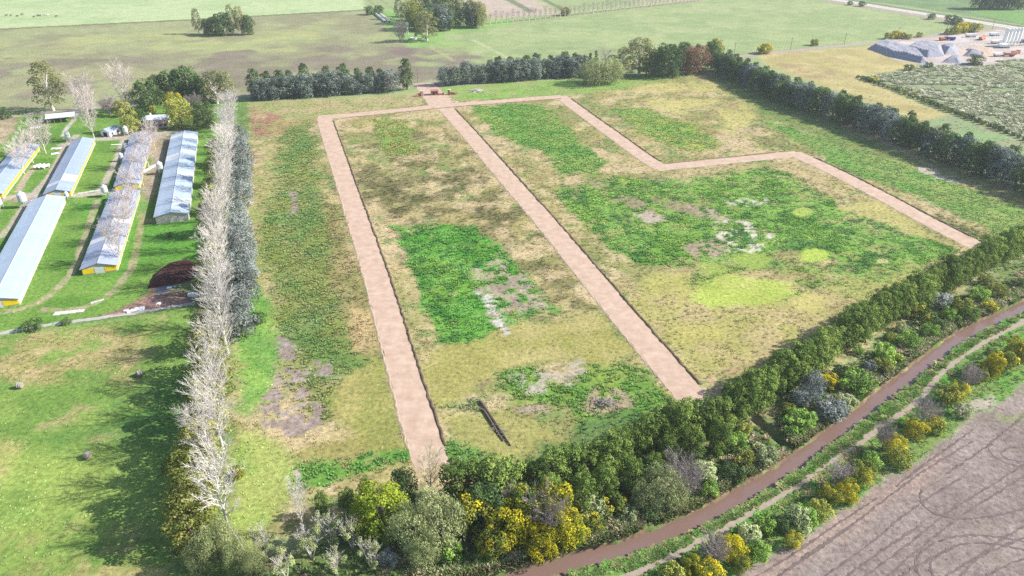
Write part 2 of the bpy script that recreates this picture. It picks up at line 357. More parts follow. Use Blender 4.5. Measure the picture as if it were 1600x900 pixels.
layer([(1000,270),(1250,245),(1300,290),(1330,330),(1300,320),(1190,265),(1040,285)], (200,180,124), 2, 3, .7, cut=(10,.35,.55))
BIG = [(868,298),(1200,260),(1330,330),(1505,392),(1370,442),(1180,412),(1000,415),(908,350)]
layer(BIG, (138,184,66), 3, 5, .75, cut=(9,.5,.62), dens=.9, hgt=.4)
layer(BIG, (176,170,96), 3, 5, .6, cut=(6,.58,.68), dens=.5, hgt=.35)
layer(BIG, (66,128,56), 3, 5, .6, cut=(5,.56,.66), dens=1.4, hgt=.6)
MID = [(612,352),(745,356),(845,455),(798,525),(690,537),(640,420)]
layer(MID, (120,186,56), 2, 4, .7, cut=(7,.5,.62), dens=1.0, hgt=.45)
layer(MID, (60,130,50), 2, 4, .6, cut=(4,.55,.66), dens=1.4, hgt=.6)
layer(ell(1273,398,24,11), (184,208,62), 1.2, 1.5, 1, **sk)
layer(ell(1265,472,30,14), (206,196,104), 2, 2.5, .9, **sk)
layer(ell(1175,405,30,12), (158,184,64), 1.5, 3, .9, **sk)
layer(ell(1255,332,14,8), (176,196,70), 1.5, 2, .9, **sk)
layer(ell(1380,408,12,5), (206,200,130), 1, 1.5, .9, **sk)
# bare earth and dead stalks
bare = dict(dens=.06, hgt=.25)
layer([(403,628),(432,600),(438,530),(455,520),(460,560),(512,560),(512,588),(480,590),(470,612),(510,632),(512,655),(455,684),(420,684)], (190,170,164), 1, 3.0, .95, cut=(5,.40,.52), col2=(166,146,136), cs=3, **bare)
layer([(452,300),(465,300),(468,335),(454,335)], (178,152,148), 1, 2, .9, cut=(4,.35,.5), **bare)
layer([(735,415),(790,405),(845,455),(870,482),(800,490),(792,522),(768,500),(750,450)], (196,182,150), 1.5, 4, .9, cut=(5,.42,.55), col2=(178,152,138), cs=4, **bare)
layer([(745,455),(765,455),(800,522),(785,528)], (226,216,206), 1, 2, .95, cut=(3,.4,.52), **bare)
layer([(720,415),(790,395),(800,425),(740,440)], (176,182,120), 2, 4, .7, cut=(5,.45,.56))
layer([(985,335),(1010,325),(1045,345),(1010,352)], (208,184,170), 1, 3, .9, cut=(5,.36,.5), **bare)
layer([(885,290),(960,280),(950,290),(900,298)], (178,160,126), 1.5, 3, .85, cut=(5,.35,.5), **bare)
layer([(940,300),(1000,305),(1100,320),(1110,340),(1030,335),(950,318)], (170,146,120), 2, 4, .8, cut=(6,.45,.58), **bare)
layer([(1070,310),(1120,330),(1150,345),(1130,350),(1080,325)], (196,174,150), 1.5, 3, .85, cut=(5,.4,.54), **bare)
layer([(1120,345),(1170,348),(1210,370),(1180,395),(1140,392),(1115,370)], (226,214,200), 1.5, 3, .95, cut=(3.5,.5,.6), **bare)
layer([(1060,380),(1130,375),(1150,400),(1090,405)], (186,160,138), 1.5, 3, .85, cut=(4,.42,.54), **bare)
layer([(1130,310),(1200,310),(1210,318),(1140,322)], (214,206,190), 1.5, 3, .8, cut=(3.5,.46,.57), **bare)
layer([(1430,255),(1480,270),(1515,288),(1480,288),(1440,270)], (210,198,186), 1.2, 3, .85, cut=(4,.44,.55), **bare)
layer([(800,590),(870,580),(905,555),(920,575),(900,600),(830,612)], (200,188,170), 1.2, 3.5, .85, cut=(5,.42,.54), **bare)
layer([(905,640),(930,610),(975,610),(1000,640),(930,652)], (192,164,136), 1.5, 3, .85, cut=(5,.36,.5), **bare)
layer(ell(463,740,6,5), (222,200,180), .8, .8, 1, **bare)
layer(ell(830,640,22,6), (190,172,150), 1.5, 3, .8, **bare)
layer([(1105,590),(1180,565),(1290,545),(1320,520),(1200,590),(1120,620)], (198,164,130), 2, 3, .8, cut=(8,.38,.55), **bare)
# --- the creek and beyond
CREEKN = [(340,900),(560,830),(700,800),(900,760),(1130,660),(1290,590),(1540,430),(1700,350),(1900,320),(1900,420),(1600,480),(1425,585),(1275,695),(1112,800),(912,872),(640,960),(300,990)]
layer(CREEKN, (116,146,66), 2, 3, col2=(150,160,92), cs=7, dens=.9, hgt=.7)
layer(CREEKN, (176,160,116), 3, 5, .7, cut=(8,.55,.66))
CREEKS = [(640,960),(912,872),(1112,800),(1275,695),(1425,583),(1600,478),(1900,380),(1900,480),(1600,592),(1550,632),(1500,667),(1450,706),(1400,738),(1350,776),(1300,811),(1250,846),(1200,876),(1150,902),(1050,1000),(600,1100)]
layer(CREEKS, (112,170,56), 1.2, 2, col2=(132,160,72), cs=5, dens=1.0, hgt=.3)
layer([(1250,720),(1330,680),(1460,590),(1470,610),(1340,720),(1260,770)], (150,150,84), 3, 4, .6, cut=(6,.45,.58))
SOIL = [(1150,902),(1200,876),(1250,846),(1300,811),(1350,776),(1400,738),(1450,706),(1500,667),(1550,632),(1600,596),(1900,420),(2200,500),(1900,1200),(1000,1100)]
layer(SOIL, (172,156,146), .8, 1.8, col2=(157,140,131), cs=10, dens=.3, hgt=.06)
layer(SOIL, (150,134,130), 4, 6, .5, cut=(12,.5,.64))
layer([(1170,905),(1320,800),(1460,705),(1470,720),(1330,830),(1200,910)], (190,162,148), 2, 4, .7, dens=0)
layer([(1540,640),(1600,600),(1640,590),(1600,650),(1560,665)], (150,160,100), 2, 4, .7, cut=(5,.45,.58))
layer([(1495,640),(1545,615),(1550,628),(1510,655)], (206,184,176), 1.2, 2, .8, dens=0)

def ground_color(x, y):
    n = len(x)
    base = np.array(alb(166,182,118)); col = np.tile(base, (n, 1)); dens = np.full(n, .0); hgt = np.full(n, .3)
    wx = (fbm(x, y, 9, 4, 1)-.5)*2; wy = (fbm(x, y, 9, 4, 2)-.5)*2
    fx = (fbm(x, y, 2.2, 3, 3)-.5)*2; fy = (fbm(x, y, 2.2, 3, 4)-.5)*2
    for (p, c1, c2, f, warp, a, cut, de, hg, cs, k) in LAYERS:
        xs = [q[0] for q in p]; ys = [q[1] for q in p]; mg = warp*1.5+f+1
        m = np.nonzero((x > min(xs)-mg) & (x < max(xs)+mg) & (y > min(ys)-mg) & (y < max(ys)+mg))[0]
        if len(m) == 0: continue
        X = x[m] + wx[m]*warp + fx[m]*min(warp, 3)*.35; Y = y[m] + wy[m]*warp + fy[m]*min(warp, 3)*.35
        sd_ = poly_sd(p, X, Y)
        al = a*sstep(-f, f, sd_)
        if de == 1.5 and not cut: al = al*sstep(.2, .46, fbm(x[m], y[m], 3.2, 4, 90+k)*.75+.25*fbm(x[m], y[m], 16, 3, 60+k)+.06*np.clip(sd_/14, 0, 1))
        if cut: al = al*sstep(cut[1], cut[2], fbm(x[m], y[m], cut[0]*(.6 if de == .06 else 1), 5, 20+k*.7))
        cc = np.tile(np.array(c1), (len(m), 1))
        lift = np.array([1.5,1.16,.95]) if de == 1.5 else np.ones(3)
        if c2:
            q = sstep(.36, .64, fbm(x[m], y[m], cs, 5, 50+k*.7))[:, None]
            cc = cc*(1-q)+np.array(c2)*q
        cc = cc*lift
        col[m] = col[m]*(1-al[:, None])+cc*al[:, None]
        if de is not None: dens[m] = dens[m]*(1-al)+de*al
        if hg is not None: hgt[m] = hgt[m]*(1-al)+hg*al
    return col, dens, hgt

# ------------------------------------------------------------------ ground sheet
t_in = np.linspace(-1, 1, 760)
t_all = np.concatenate([[-14,-6,-3,-1.8,-1.3,-1.1], t_in, [1.1,1.3,1.8,3,6,14]])
ys = [-900.0, -200, 20, 60, 80]
y = 90.0
while y < 960: ys.append(y); y *= 1.0045
ys += [1050, 1250, 1600, 2200, 3500, 6000, 12000]
ys = np.array(ys); hw = np.maximum(ys, 60)*.70+42
XX = t_all[None, :]*hw[:, None]; YY = np.repeat(ys[:, None], len(t_all), 1)
xf, yf = XX.ravel(), YY.ravel()
zf = ground_h(xf, yf)
gcol, gden, ghgt = ground_color(xf, yf)
bank = sstep(5.2, 3.0, line_d(STREAM, xf, yf))[:, None]*.8*sstep(.3, .55, fbm(xf, yf, 3, 4, 77))[:, None]
gcol = gcol*(1-bank)+np.array(alb(140,106,88))*bank
nr, nc = XX.shape
idx = np.arange(nr*nc).reshape(nr, nc)
quads = np.stack([idx[:-1,:-1], idx[:-1,1:], idx[1:,1:], idx[1:,:-1]], -1).reshape(-1, 4)
me = bpy.data.meshes.new('ground')
me.vertices.add(nr*nc); me.vertices.foreach_set('co', np.stack([xf, yf, zf], 1).ravel())
me.loops.add(quads.size); me.loops.foreach_set('vertex_index', quads.ravel())
me.polygons.add(len(quads)); me.polygons.foreach_set('loop_start', np.arange(0, quads.size, 4)); 
me.update(calc_edges=True)
ca = me.color_attributes.new('Col', 'FLOAT_COLOR', 'POINT')
ca.data.foreach_set('color', np.concatenate([gcol, np.ones((len(gcol), 1))], 1).astype(np.float32).ravel())
ra = me.attributes.new('ruff', 'FLOAT', 'POINT'); ra.data.foreach_set('value', np.clip(gden, 0, 1.5).astype(np.float32))
def ground_mat():
    m, t, p = newmat('ground'); N = t.nodes; L = t.links
    at = N.new('ShaderNodeAttribute'); at.attribute_name = 'Col'
    ru = N.new('ShaderNodeAttribute'); ru.attribute_name = 'ruff'
    tc = N.new('ShaderNodeTexCoord')
    n1 = N.new('ShaderNodeTexNoise'); n1.inputs['Scale'].default_value = .8; n1.inputs['Detail'].default_value = 8; n1.inputs['Roughness'].default_value = .72
    n2 = N.new('ShaderNodeTexNoise'); n2.inputs['Scale'].default_value = .09; n2.inputs['Detail'].default_value = 6; n2.inputs['Roughness'].default_value = .6
    L.new(tc.outputs['Object'], n1.inputs['Vector']); L.new(tc.outputs['Object'], n2.inputs['Vector'])
    m1 = N.new('ShaderNodeMapRange'); m1.inputs['From Min'].default_value = .3; m1.inputs['From Max'].default_value = .7; m1.inputs['To Min'].default_value = .52; m1.inputs['To Max'].default_value = 1.46
    m2 = N.new('ShaderNodeMapRange'); m2.inputs['From Min'].default_value = .3; m2.inputs['From Max'].default_value = .7; m2.inputs['To Min'].default_value = .88; m2.inputs['To Max'].default_value = 1.12
    L.new(n1.outputs['Fac'], m1.inputs[0]); L.new(n2.outputs['Fac'], m2.inputs[0])
    mu = N.new('ShaderNodeMath'); mu.operation = 'MULTIPLY'; L.new(m1.outputs[0], mu.inputs[0]); L.new(m2.outputs[0], mu.inputs[1])
    sc = N.new('ShaderNodeVectorMath'); sc.operation = 'SCALE'; L.new(at.outputs['Color'], sc.inputs[0]); L.new(mu.outputs[0], sc.inputs['Scale'])
    L.new(sc.outputs[0], p.inputs['Base Color']); p.inputs['Roughness'].default_value = 1; p.inputs['Specular IOR Level'].default_value = .05
    b = N.new('ShaderNodeBump'); b.inputs['Distance'].default_value = .5; b.inputs['Strength'].default_value = .5
    L.new(n1.outputs['Fac'], b.inputs['Height']); L.new(b.outputs[0], p.inputs['Normal'])
    return m
me.materials.append(ground_mat())
struct(link('ground', me))

# ------------------------------------------------------------------ ribbons: roads, water, path
def ribbon(name, pts, wd, z, mat, step=2.0, wob=.25, cross=6, crown=0.0):
    p = resample(pts, step)+[pts[-1]]; n = len(p); vs = []; fs = []
    P = np.array(p)
    for i in range(n):
        a = p[max(i-1,0)]; b = p[min(i+1,n-1)]; l = math.hypot(b[0]-a[0], b[1]-a[1]) or 1
        nx, ny = -(b[1]-a[1])/l, (b[0]-a[0])/l
        wl = wd/2+(random.random()-.5)*wob*2; wr = wd/2+(random.random()-.5)*wob*2
        for j in range(cross+1):
            s = -wl+(wl+wr)*j/cross
            vs.append((p[i][0]-nx*s, p[i][1]-ny*s, z+crown*(1-(2*s/wd)**2)))
    k = cross+1
    fs = [(i*k+j, i*k+j+1, (i+1)*k+j+1, (i+1)*k+j) for i in range(n-1) for j in range(cross)]
    fs = [f[::-1] for f in fs]
    me = bpy.data.meshes.new(name); me.from_pydata(vs, [], fs); me.materials.append(mat); me.update()
    if me.polygons[0].normal.z < 0: me.flip_normals()
    return struct(link(name, me))
def offset(pts, d):
    out = []; n = len(pts)
    for i in range(n):
        a = pts[max(i-1,0)]; b = pts[min(i+1,n-1)]; l = math.hypot(b[0]-a[0], b[1]-a[1]) or 1
        out.append((pts[i][0]+(b[1]-a[1])/l*d, pts[i][1]-(b[0]-a[0])/l*d))
    return out
M_road = noisy('dirt_road', alb(224,186,156), .19, .3, .95, .35, .1, col2=alb(238,206,180))
M_verge_d = noisy('verge_grass_shaded', alb(150,130,92), .4, 1.2, 1, .4, .1)  # soil and grass, darkened: the bank's shade is put into the colour
M_verge_p = noisy('verge_earth_sunlit', alb(206,182,150), .2, 1.0, 1, .4, .1)  # pale soil: sunlight on the left-hand bank is put into the colour
def verge(pts, off, wd, h, mat):
    """a low ragged bank of earth beside a road"""
    p = resample(offset(pts, off), 1.6); vs = []; fs = []; n = len(p)
    for i in range(n):
        a = p[max(i-1,0)]; b = p[min(i+1,n-1)]; l = math.hypot(b[0]-a[0], b[1]-a[1]) or 1
        nx, ny = (b[1]-a[1])/l, -(b[0]-a[0])/l
        hh = h*random.uniform(.55, 1.25); ww = wd*random.uniform(.75, 1.2); o = random.uniform(-.25, .25)
        for s, z in ((-ww*.5, -.05), (-ww*.2, hh), (ww*.15, hh*.8), (ww*.6, -.05)):
            vs.append((p[i][0]+nx*(s+o), p[i][1]+ny*(s+o), z))
    for i in range(n-1):
        for j in range(3): fs.append((i*4+j, i*4+j+1, (i+1)*4+j+1, (i+1)*4+j))
    me = bpy.data.meshes.new('road_verge'); me.from_pydata(vs, [], fs); me.materials.append(mat); me.update()
    if sum(f.normal.z for f in me.polygons) < 0: me.flip_normals()
    return struct(link('road_verge', me))
def rd(pts): return smooth(GL(pts), 1)
ROADS = [
    ([(506,183),(520,225),(548,310),(585,420),(622,550),(648,640),(672,718),(676,730)], 8.3, .030),
    ([(693,165),(730,205),(790,275),(860,355),(930,440),(1000,525),(1050,583),(1082,622),(1092,634)], 8.8, .036),
    ([(497,184),(560,179),(620,173),(685,166),(720,163),(800,157),(878,151)], 8.0, .042),
    ([(875,150),(920,183),(970,219),(1008,247),(1036,264)], 8.2, .033),
    ([(1024,263),(1080,257),(1160,249),(1248,240)], 8.0, .045),
    ([(1240,239),(1300,266),(1370,302),(1440,340),(1515,379),(1530,386)], 8.6, .039),
    ([(662,130),(672,142),(684,158),(692,167)], 14.5, .048),
]
for pts, wd, z in ROADS:
    ribbon('road', rd(pts), wd, z, M_road, 2.0, .3, crown=.02)
for i in (0, 1, 3, 5):
    q = rd(ROADS[i][0]); wd = ROADS[i][1]
    q = resample(q, 3)[3:-2]
    # travelling towards the viewer the photo's right bank lies on the left-hand side
    verge(q, -(wd/2+.45), 1.1, .42, M_verge_d)
    verge(q, (wd/2+.3), .9, .14, M_verge_p)
q = resample(rd(ROADS[2][0]), 3); 
verge(q[6:58], wd*.5+.4, 1.2, .35, M_verge_d)
verge(resample(rd(ROADS[4][0]), 3)[3:-3], -(wd*.5+.2), 1.4, .45, M_verge_d)
# turning bell where the entrance meets the cross road
bell = smooth(GL([(664,168),(676,158),(668,146),(694,143),(706,155),(722,161),(706,170),(690,174)]), 2)
mb = MB(); mb.add([(x, y, .054) for x, y in bell], [tuple(range(len(bell)))])
o = struct(mb.obj('road_junction', M_road)); 
if o.data.polygons[0].normal.z < 0: o.data.flip_normals()
M_track = noisy('lane_dirt', alb(190,170,156), .18, .3, .95, .2, .08)
ribbon('country_lane', smooth(GL([(-200,206),(0,184),(90,173),(200,164),(330,153),(500,143),(660,131),(700,128),(900,113),(1060,102),(1180,85),(1250,78),(1350,68),(1480,54),(1550,47)]), 1), 7.0, .02, M_track, 4, .5)
ribbon('entrance_apron', GL([(648,134),(712,129)]), 10, .052, noisy('old_asphalt', alb(160,138,142), .2, .5), 2, .3)
M_hw = noisy('highway_concrete', alb(228,214,206), .08, .2, .9, .1)
HW = GL([(1180,-22),(1295,-2),(1400,15),(1500,30),(1600,46),(1760,70)])
ribbon('highway', HW, 13, .06, M_hw, 6, .1)
ribbon('highway_verge', offset(HW, 16), 9, .03, noisy('verge_soil', alb(186,160,150), .25, .15), 6, .8)
ribbon('highway_verge', offset(HW, -14), 8, .03, noisy('verge_scrub', alb(122,136,100), .3, .15), 6, .8)
M_line = noisy('road_paint', (.75,.75,.72), .06, 1)
for d in (-6.0, 6.0): ribbon('highway_edge_line', offset(HW, d), .35, .066, M_line, 8, .0, 1)
ribbon('highway_median', HW, 1.2, .066, noisy('median', alb(140,132,124), .2, .3), 6, .1, 1)
M_wat, t, p = newmat('creek_water'); p.inputs['Base Color'].default_value = (*alb(150,118,106), 1); p.inputs['Roughness'].default_value = .12
nz = t.nodes.new('ShaderNodeTexNoise'); nz.inputs['Scale'].default_value = 1.5; bm_ = t.nodes.new('ShaderNodeBump'); bm_.inputs['Strength'].default_value = .12; bm_.inputs['Distance'].default_value = .05
t.links.new(nz.outputs['Fac'], bm_.inputs['Height']); t.links.new(bm_.outputs[0], p.inputs['Normal'])
o = ribbon('creek_water', STREAM, 6.6, -1.0, M_wat, 2, .0)
o.data.polygons.foreach_set('use_smooth', [True]*len(o.data.polygons))
ribbon('footpath', PATH, 1.5, .03, noisy('path_earth', alb(188,168,148), .2, .8, .95, .3), 1.2, .35, 4)
# tyre tracks pressed into the ploughed soil
M_tyre = noisy('tyre_rut', alb(120,102,98), .2, col2=alb(150,132,127), scale=.5, rough=1, bump=.5, bdist=.1)
TR = [[(1352,900),(1420,850),(1480,800),(1560,752),(1640,700)], [(1380,905),(1440,855),(1500,806),(1580,757),(1660,706)],
      [(1560,700),(1546,692),(1545,704),(1556,716),(1572,724),(1620,735)], [(1620,700),(1580,698),(1563,706),(1568,716),(1600,722),(1640,724)],
      [(1232,890),(1300,845),(1370,790),(1450,730),(1520,690)], [(1290,900),(1360,850),(1430,790),(1500,748)], [(1500,900),(1540,860),(1600,820),(1660,800)],
      [(1440,905),(1425,880),(1450,850),(1500,835),(1560,838),(1620,850)], [(1462,905),(1450,885),(1468,862),(1510,847),(1560,850),(1620,864)],
      [(1440,765),(1436,780),(1452,800),(1490,812),(1550,808),(1620,790)], [(1210,905),(1270,860),(1330,822)], [(1530,905),(1580,880),(1640,860)], [(1180,902),(1240,866),(1310,818),(1370,778)], [(1400,760),(1450,722),(1520,672)], [(1470,905),(1530,868),(1600,840)], [(1320,902),(1390,852),(1440,820)], [(1480,740),(1540,700),(1600,650)], [(1400,905),(1440,880),(1490,856)]]
for i, tr in enumerate(TR): ribbon('tyre_track', smooth(GL(tr), 3), .42, .02+.004*i, M_tyre, .7, .22, 2)
# the pale boundary strip of broken concrete between farm and meadow
ribbon('concrete_strip', smooth(GL([(-120,545),(0,521),(60,510),(130,500),(200,491),(250,482),(306,474)]), 1), 1.9, .05, noisy('pale_concrete', alb(206,200,192), .15, .7), 1.5, .3, 3)

# ================================================================== TREES
def crown_mesh(name, mat, lobes, nleaf, size, shell=(.72, 1.06), droop=0.0, seed=0, up=.25, jit=.6, flat=1.0):
    """many small leaf sprays spread over lobes: (x,y,z, rx,ry,rz, tint)"""
    r = np.random.default_rng(seed)
    vol = np.array([l[3]*l[4]+l[4]*l[5]+l[3]*l[5] for l in lobes]); cnt = np.maximum(6, (nleaf*vol/vol.sum()).astype(int))
    Cc = []; Nn = []; T = []
    for l, k in zip(lobes, cnt):
        d = r.normal(size=(k, 3)); d /= np.linalg.norm(d, axis=1)[:, None]
        d[:, 2] = np.where(d[:, 2] < -.5, -d[:, 2], d[:, 2])
        rad = r.uniform(*shell, k)[:, None]
        c = np.array(l[:3]) + d*np.array(l[3:6])*rad
        if droop: c[:, 2] -= droop*r.random(k)**2*np.linalg.norm(d[:, :2], axis=1)
        n = d + r.normal(size=(k, 3))*jit; n[:, 2] += up
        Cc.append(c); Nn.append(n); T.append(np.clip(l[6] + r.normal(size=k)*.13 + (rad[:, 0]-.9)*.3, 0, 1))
    c = np.concatenate(Cc); n = np.concatenate(Nn); tt = np.concatenate(T)
    n /= np.linalg.norm(n, axis=1)[:, None]
    a = np.cross(n, r.normal(size=n.shape)); a /= np.linalg.norm(a, axis=1)[:, None]
    b = np.cross(n, a)
    s = (size*r.uniform(.55, 1.3, len(c)))[:, None]
    if droop: a = a*.6; b = b*.6; a[:, 2] -= .5
    v = np.stack([c-a*s*.5, c+b*s*.32*flat+n*s*.06, c+a*s*.5, c-b*s*.32*flat+n*s*.06], 1).reshape(-1, 3)
    m = len(c); me = bpy.data.meshes.new(name)
    me.vertices.add(4*m); me.vertices.foreach_set('co', v.ravel())
    me.loops.add(4*m); me.loops.foreach_set('vertex_index', np.arange(4*m))
    me.polygons.add(m); me.polygons.foreach_set('loop_start', np.arange(0, 4*m, 4)); me.update(calc_edges=True)
    at = me.attributes.new('tint', 'FLOAT', 'POINT'); at.data.foreach_set('value', np.repeat(tt, 4).astype(np.float32))
    me.materials.append(mat)
    return me
def make_lobes(h, w, z0, n, rr, shape, seed, tv=.22):
    r = random.Random(seed); out = []
    for i in range(n):
        u = (i+.5)/n; z = z0+(h-z0)*u
        if shape == 'cone': env = (1-u)**.75*.95+.05
        elif shape == 'column': env = min(1, u*4+.5)*min(1, (1-u)*2.2+.25)
        elif shape == 'vase': env = .45+.55*math.sin(math.pi*min(1, u*.85+.12))
        else: env = math.sqrt(max(.05, 1-(2*u-.95)**2))
        a = i*2.4+r.uniform(-.5, .5); q = env*w/2*r.uniform(.45, .85)
        rad = rr*w*r.uniform(.7, 1.2)*(.65+.35*env)
        out.append((q*math.cos(a), q*math.sin(a), min(z, h-rad*.7), rad, rad, rad*r.uniform(.8, 1.15), .5+r.uniform(-tv, tv)))
    return out
def trunk_mesh(name, mat, lobes, h, r0, z0, seed, limbs=7):
    r = random.Random(seed); mb = MB()
    top = h*.72; pts = [(r.uniform(-.2,.2)*k, r.uniform(-.2,.2)*k, top*k/4-.15*(k == 0)) for k in range(5)]
    mb.tube(pts, [r0*(1.25-.24*k) for k in range(5)], 7)
    for l in r.sample(lobes, min(limbs, len(lobes))):
        zb = max(z0*.6, l[2]*.55); k = min(4, zb/top*4); b = (pts[int(k)][0], pts[int(k)][1], zb)
        mid = tuple((b[i]+l[i])/2+(.15*h*.2 if i == 2 else 0) for i in range(3))
        mb.tube([b, mid, l[:3]], [r0*.5, r0*.33, r0*.14], 5)
    return mb.mesh(name, mat)
def bare_mesh(seed, h, w, prim, sec, twig, r0, upw=.55, z0=.16, stems=1, thick=1.0):
    """trunk mesh and twig-crown mesh of a leafless tree"""
    r = random.Random(seed); tm = MB(); cm = MB()
    def dirn(base, spread, upb):
        d = Vector(base)+Vector((r.gauss(0,1), r.gauss(0,1), r.gauss(0,.6)))*spread; d.z += upb
        return d.normalized()
    for s in range(stems):
        a0 = r.uniform(0, 6.28); off = 0 if stems == 1 else r.uniform(.1, .5)
        lean = 0 if stems == 1 else r.uniform(.08, .30)
        hh = h*(1 if stems == 1 else r.uniform(.7, 1))
        tp = []
        for k in range(6):
            u = k/5; tp.append(Vector((math.cos(a0)*(off+lean*hh*u)+r.uniform(-.02,.02)*hh*u, math.sin(a0)*(off+lean*hh*u)+r.uniform(-.02,.02)*hh*u, hh*.93*u-.15*(k == 0))))
        tm.tube(tp, [r0*(1.1-.95*k/5) for k in range(6)], 6)
        for i in range(prim):
            u = z0+(1-z0)*((i+r.random()*.6)/prim)**.85; kk = min(4, int(u*5)); fr = u*5-kk
            b = tp[kk].lerp(tp[min(kk+1,5)], min(1, fr))
            az = i*2.4+r.uniform(-.4,.4); env = math.sin(math.pi*min(1, .18+.78*(1-u)**.8))
            Lp = w*.62*env*r.uniform(.75, 1.1)
            d = Vector((math.cos(az), math.sin(az), upw+u*.9)).normalized()
            e1 = b+d*Lp*.5; d2 = dirn(d, .12, .28); e2 = e1+d2*Lp*.55
            rp = r0*(.42-.22*u)*thick
            cm.tube([b, e1, e2], [rp, rp*.62, rp*.22], 4, False)
            for j in range(sec):
                v = .25+.75*(j+r.random())/sec; sb = b.lerp(e1, v*2) if v < .5 else e1.lerp(e2, v*2-1)
                ds = dirn(d, .55, .25); Ls = Lp*(.48-.22*v)*r.uniform(.7, 1.2); se = sb+ds*Ls
                cm.tube([sb, se], [rp*.36, rp*.13], 3, False)
                for q in range(twig):
                    tb = sb.lerp(se, .3+.7*r.random()); te = tb+dirn(ds, .6, .25)*Ls*r.uniform(.35, .7)
                    cm.tube([tb, te], [rp*.17+.012, .014], 3, False)
    return tm, cm
M_bark = noisy('bark_brown', (.13,.10,.075), .35, 3)
M_barkp = noisy('bark_pale', (.56,.51,.46), .2, 3)
M_bare = noisy('bare_branches_pale', (.57,.525,.485), .14, 2, objvar=.12)
M_barep = noisy('bare_branches_pinkish', (.53,.46,.425), .14, 2, objvar=.12)
M_barew = noisy('bare_branches_grey', (.30,.255,.245), .2, 2, objvar=.15)
M_barey = noisy('bare_branches_straw', (.44,.40,.25), .2, 2)
LM = {
 'blue':   leafmat('leaf_blue_green', [(.035,.050,.040), (.085,.108,.090), (.165,.19,.165)]),
 'silver': leafmat('leaf_silver', [(.06,.072,.065), (.12,.135,.125), (.21,.225,.21)]),
 'dark':   leafmat('leaf_dark_green', [(.022,.040,.016), (.05,.085,.03), (.095,.135,.045)]),
 'casu':   leafmat('leaf_olive_dark', [(.035,.058,.015), (.075,.115,.026), (.145,.185,.045)], objvar=.2),
 'willow': leafmat('leaf_willow', [(.08,.10,.042), (.155,.18,.078), (.26,.275,.13)]),
 'yellow': leafmat('leaf_autumn', [(.05,.075,.018), (.12,.14,.028), (.20,.185,.03), (.36,.30,.015)]),
 'conif':  leafmat('leaf_conifer', [(.06,.075,.018), (.125,.135,.032), (.21,.205,.055)]),
 'gold':   leafmat('leaf_gold', [(.075,.09,.015), (.17,.165,.015), (.31,.265,.012)]),
 'olive':  leafmat('leaf_olive', [(.07,.085,.02), (.15,.165,.035), (.25,.25,.06)]),
 'lime':   leafmat('leaf_lime', [(.05,.08,.012), (.105,.145,.014), (.18,.215,.022)]),
 'euc':    leafmat('leaf_eucalyptus', [(.06,.075,.03), (.135,.145,.06), (.24,.23,.10)]),
 'red':    leafmat('leaf_russet', [(.06,.038,.024), (.11,.062,.04), (.16,.10,.055)]),
 'green':  leafmat('leaf_green', [(.05,.09,.02), (.11,.19,.035), (.20,.29,.06)]),
 'pale':   leafmat('leaf_pale', [(.10,.125,.06), (.18,.21,.10), (.28,.30,.16)]),
 'mauve':  leafmat('leaf_mauve_twig', [(.12,.10,.09), (.20,.17,.155), (.31,.275,.25)]),
 'dry':    leafmat('leaf_dry', [(.22,.17,.10), (.36,.29,.18), (.50,.42,.28)]),
}
PROTO = {}
def proto(kind, leaf, bark, h, w, z0, n, rr, shape, nleaf, size, r0, variants=3, **kw):
    out = []
    for v in range(variants):
        sd_ = hash_(kind)+v*17
        lb = make_lobes(h, w, z0, n, rr, shape, sd_, .42 if leaf == 'yellow' else .24)
        cr = crown_mesh('crown', LM[leaf], lb, nleaf, size, seed=sd_, **kw)
        tr = trunk_mesh('trunk', bark, lb, h, r0, z0, sd_)
        out.append((tr, cr, h))
    PROTO[kind] = out
def hash_(s): return sum(ord(c)*(i+3) for i, c in enumerate(s)) % 9973
proto('blue', 'blue', M_bark, 12, 9.5, .1, 30, .20, 'vase', 3400, .62, .28, 4)
proto('silver', 'silver', M_barkp, 9, 8.5, .1, 26, .21, 'vase', 3400, .5, .24, 3)
proto('darktall', 'dark', M_bark, 16, 8.5, 1.2, 28, .2, 'column', 3200, .65, .32, 3)
proto('casu', 'casu', M_bark, 12, 7.4, .1, 36, .185, 'vase', 4600, .46, .25, 5, jit=.45)
proto('gold', 'gold', M_bark, 9, 10, .2, 34, .16, 'vase', 4600, .46, .22, 3)
proto('conifer', 'conif', M_bark, 11, 7, .1, 28, .2, 'column', 3600, .46, .22, 3)
proto('willow', 'willow', M_bark, 12, 13, 1.2, 28, .19, 'vase', 8500, .78, .38, 2, droop=2.6, flat=.6)
proto('autumn', 'yellow', M_bark, 9, 10, .2, 34, .16, 'vase', 4400, .46, .22, 4)
proto('lime', 'lime', M_bark, 11, 10, .3, 34, .165, 'vase', 5000, .42, .3, 2)
proto('euc', 'euc', M_barkp, 22, 13, 3.0, 30, .17, 'column', 3800, .7, .5, 3)
proto('dome', 'dark', M_bark, 13, 13, .5, 34, .18, 'vase', 4000, .7, .38, 3)
proto('red', 'red', M_bark, 14, 14, .5, 34, .18, 'vase', 4000, .7, .36, 1)
proto('rust', 'olive', M_bark, 12, 13, .4, 32, .17, 'vase', 3600, .6, .32, 2)
proto('cypress', 'dark', M_bark, 14, 4.5, .6, 20, .26, 'cone', 1700, .55, .22, 2)
for nm, lf in (('shrub_green','green'), ('shrub_olive','olive'), ('shrub_pale','pale'), ('shrub_yellow','yellow'), ('shrub_dark','dark'), ('shrub_silver','silver')):
    proto(nm, lf, M_bark, 3.2, 4.6, .0, 18, .18, 'vase', 1500, .34, .1, 3)
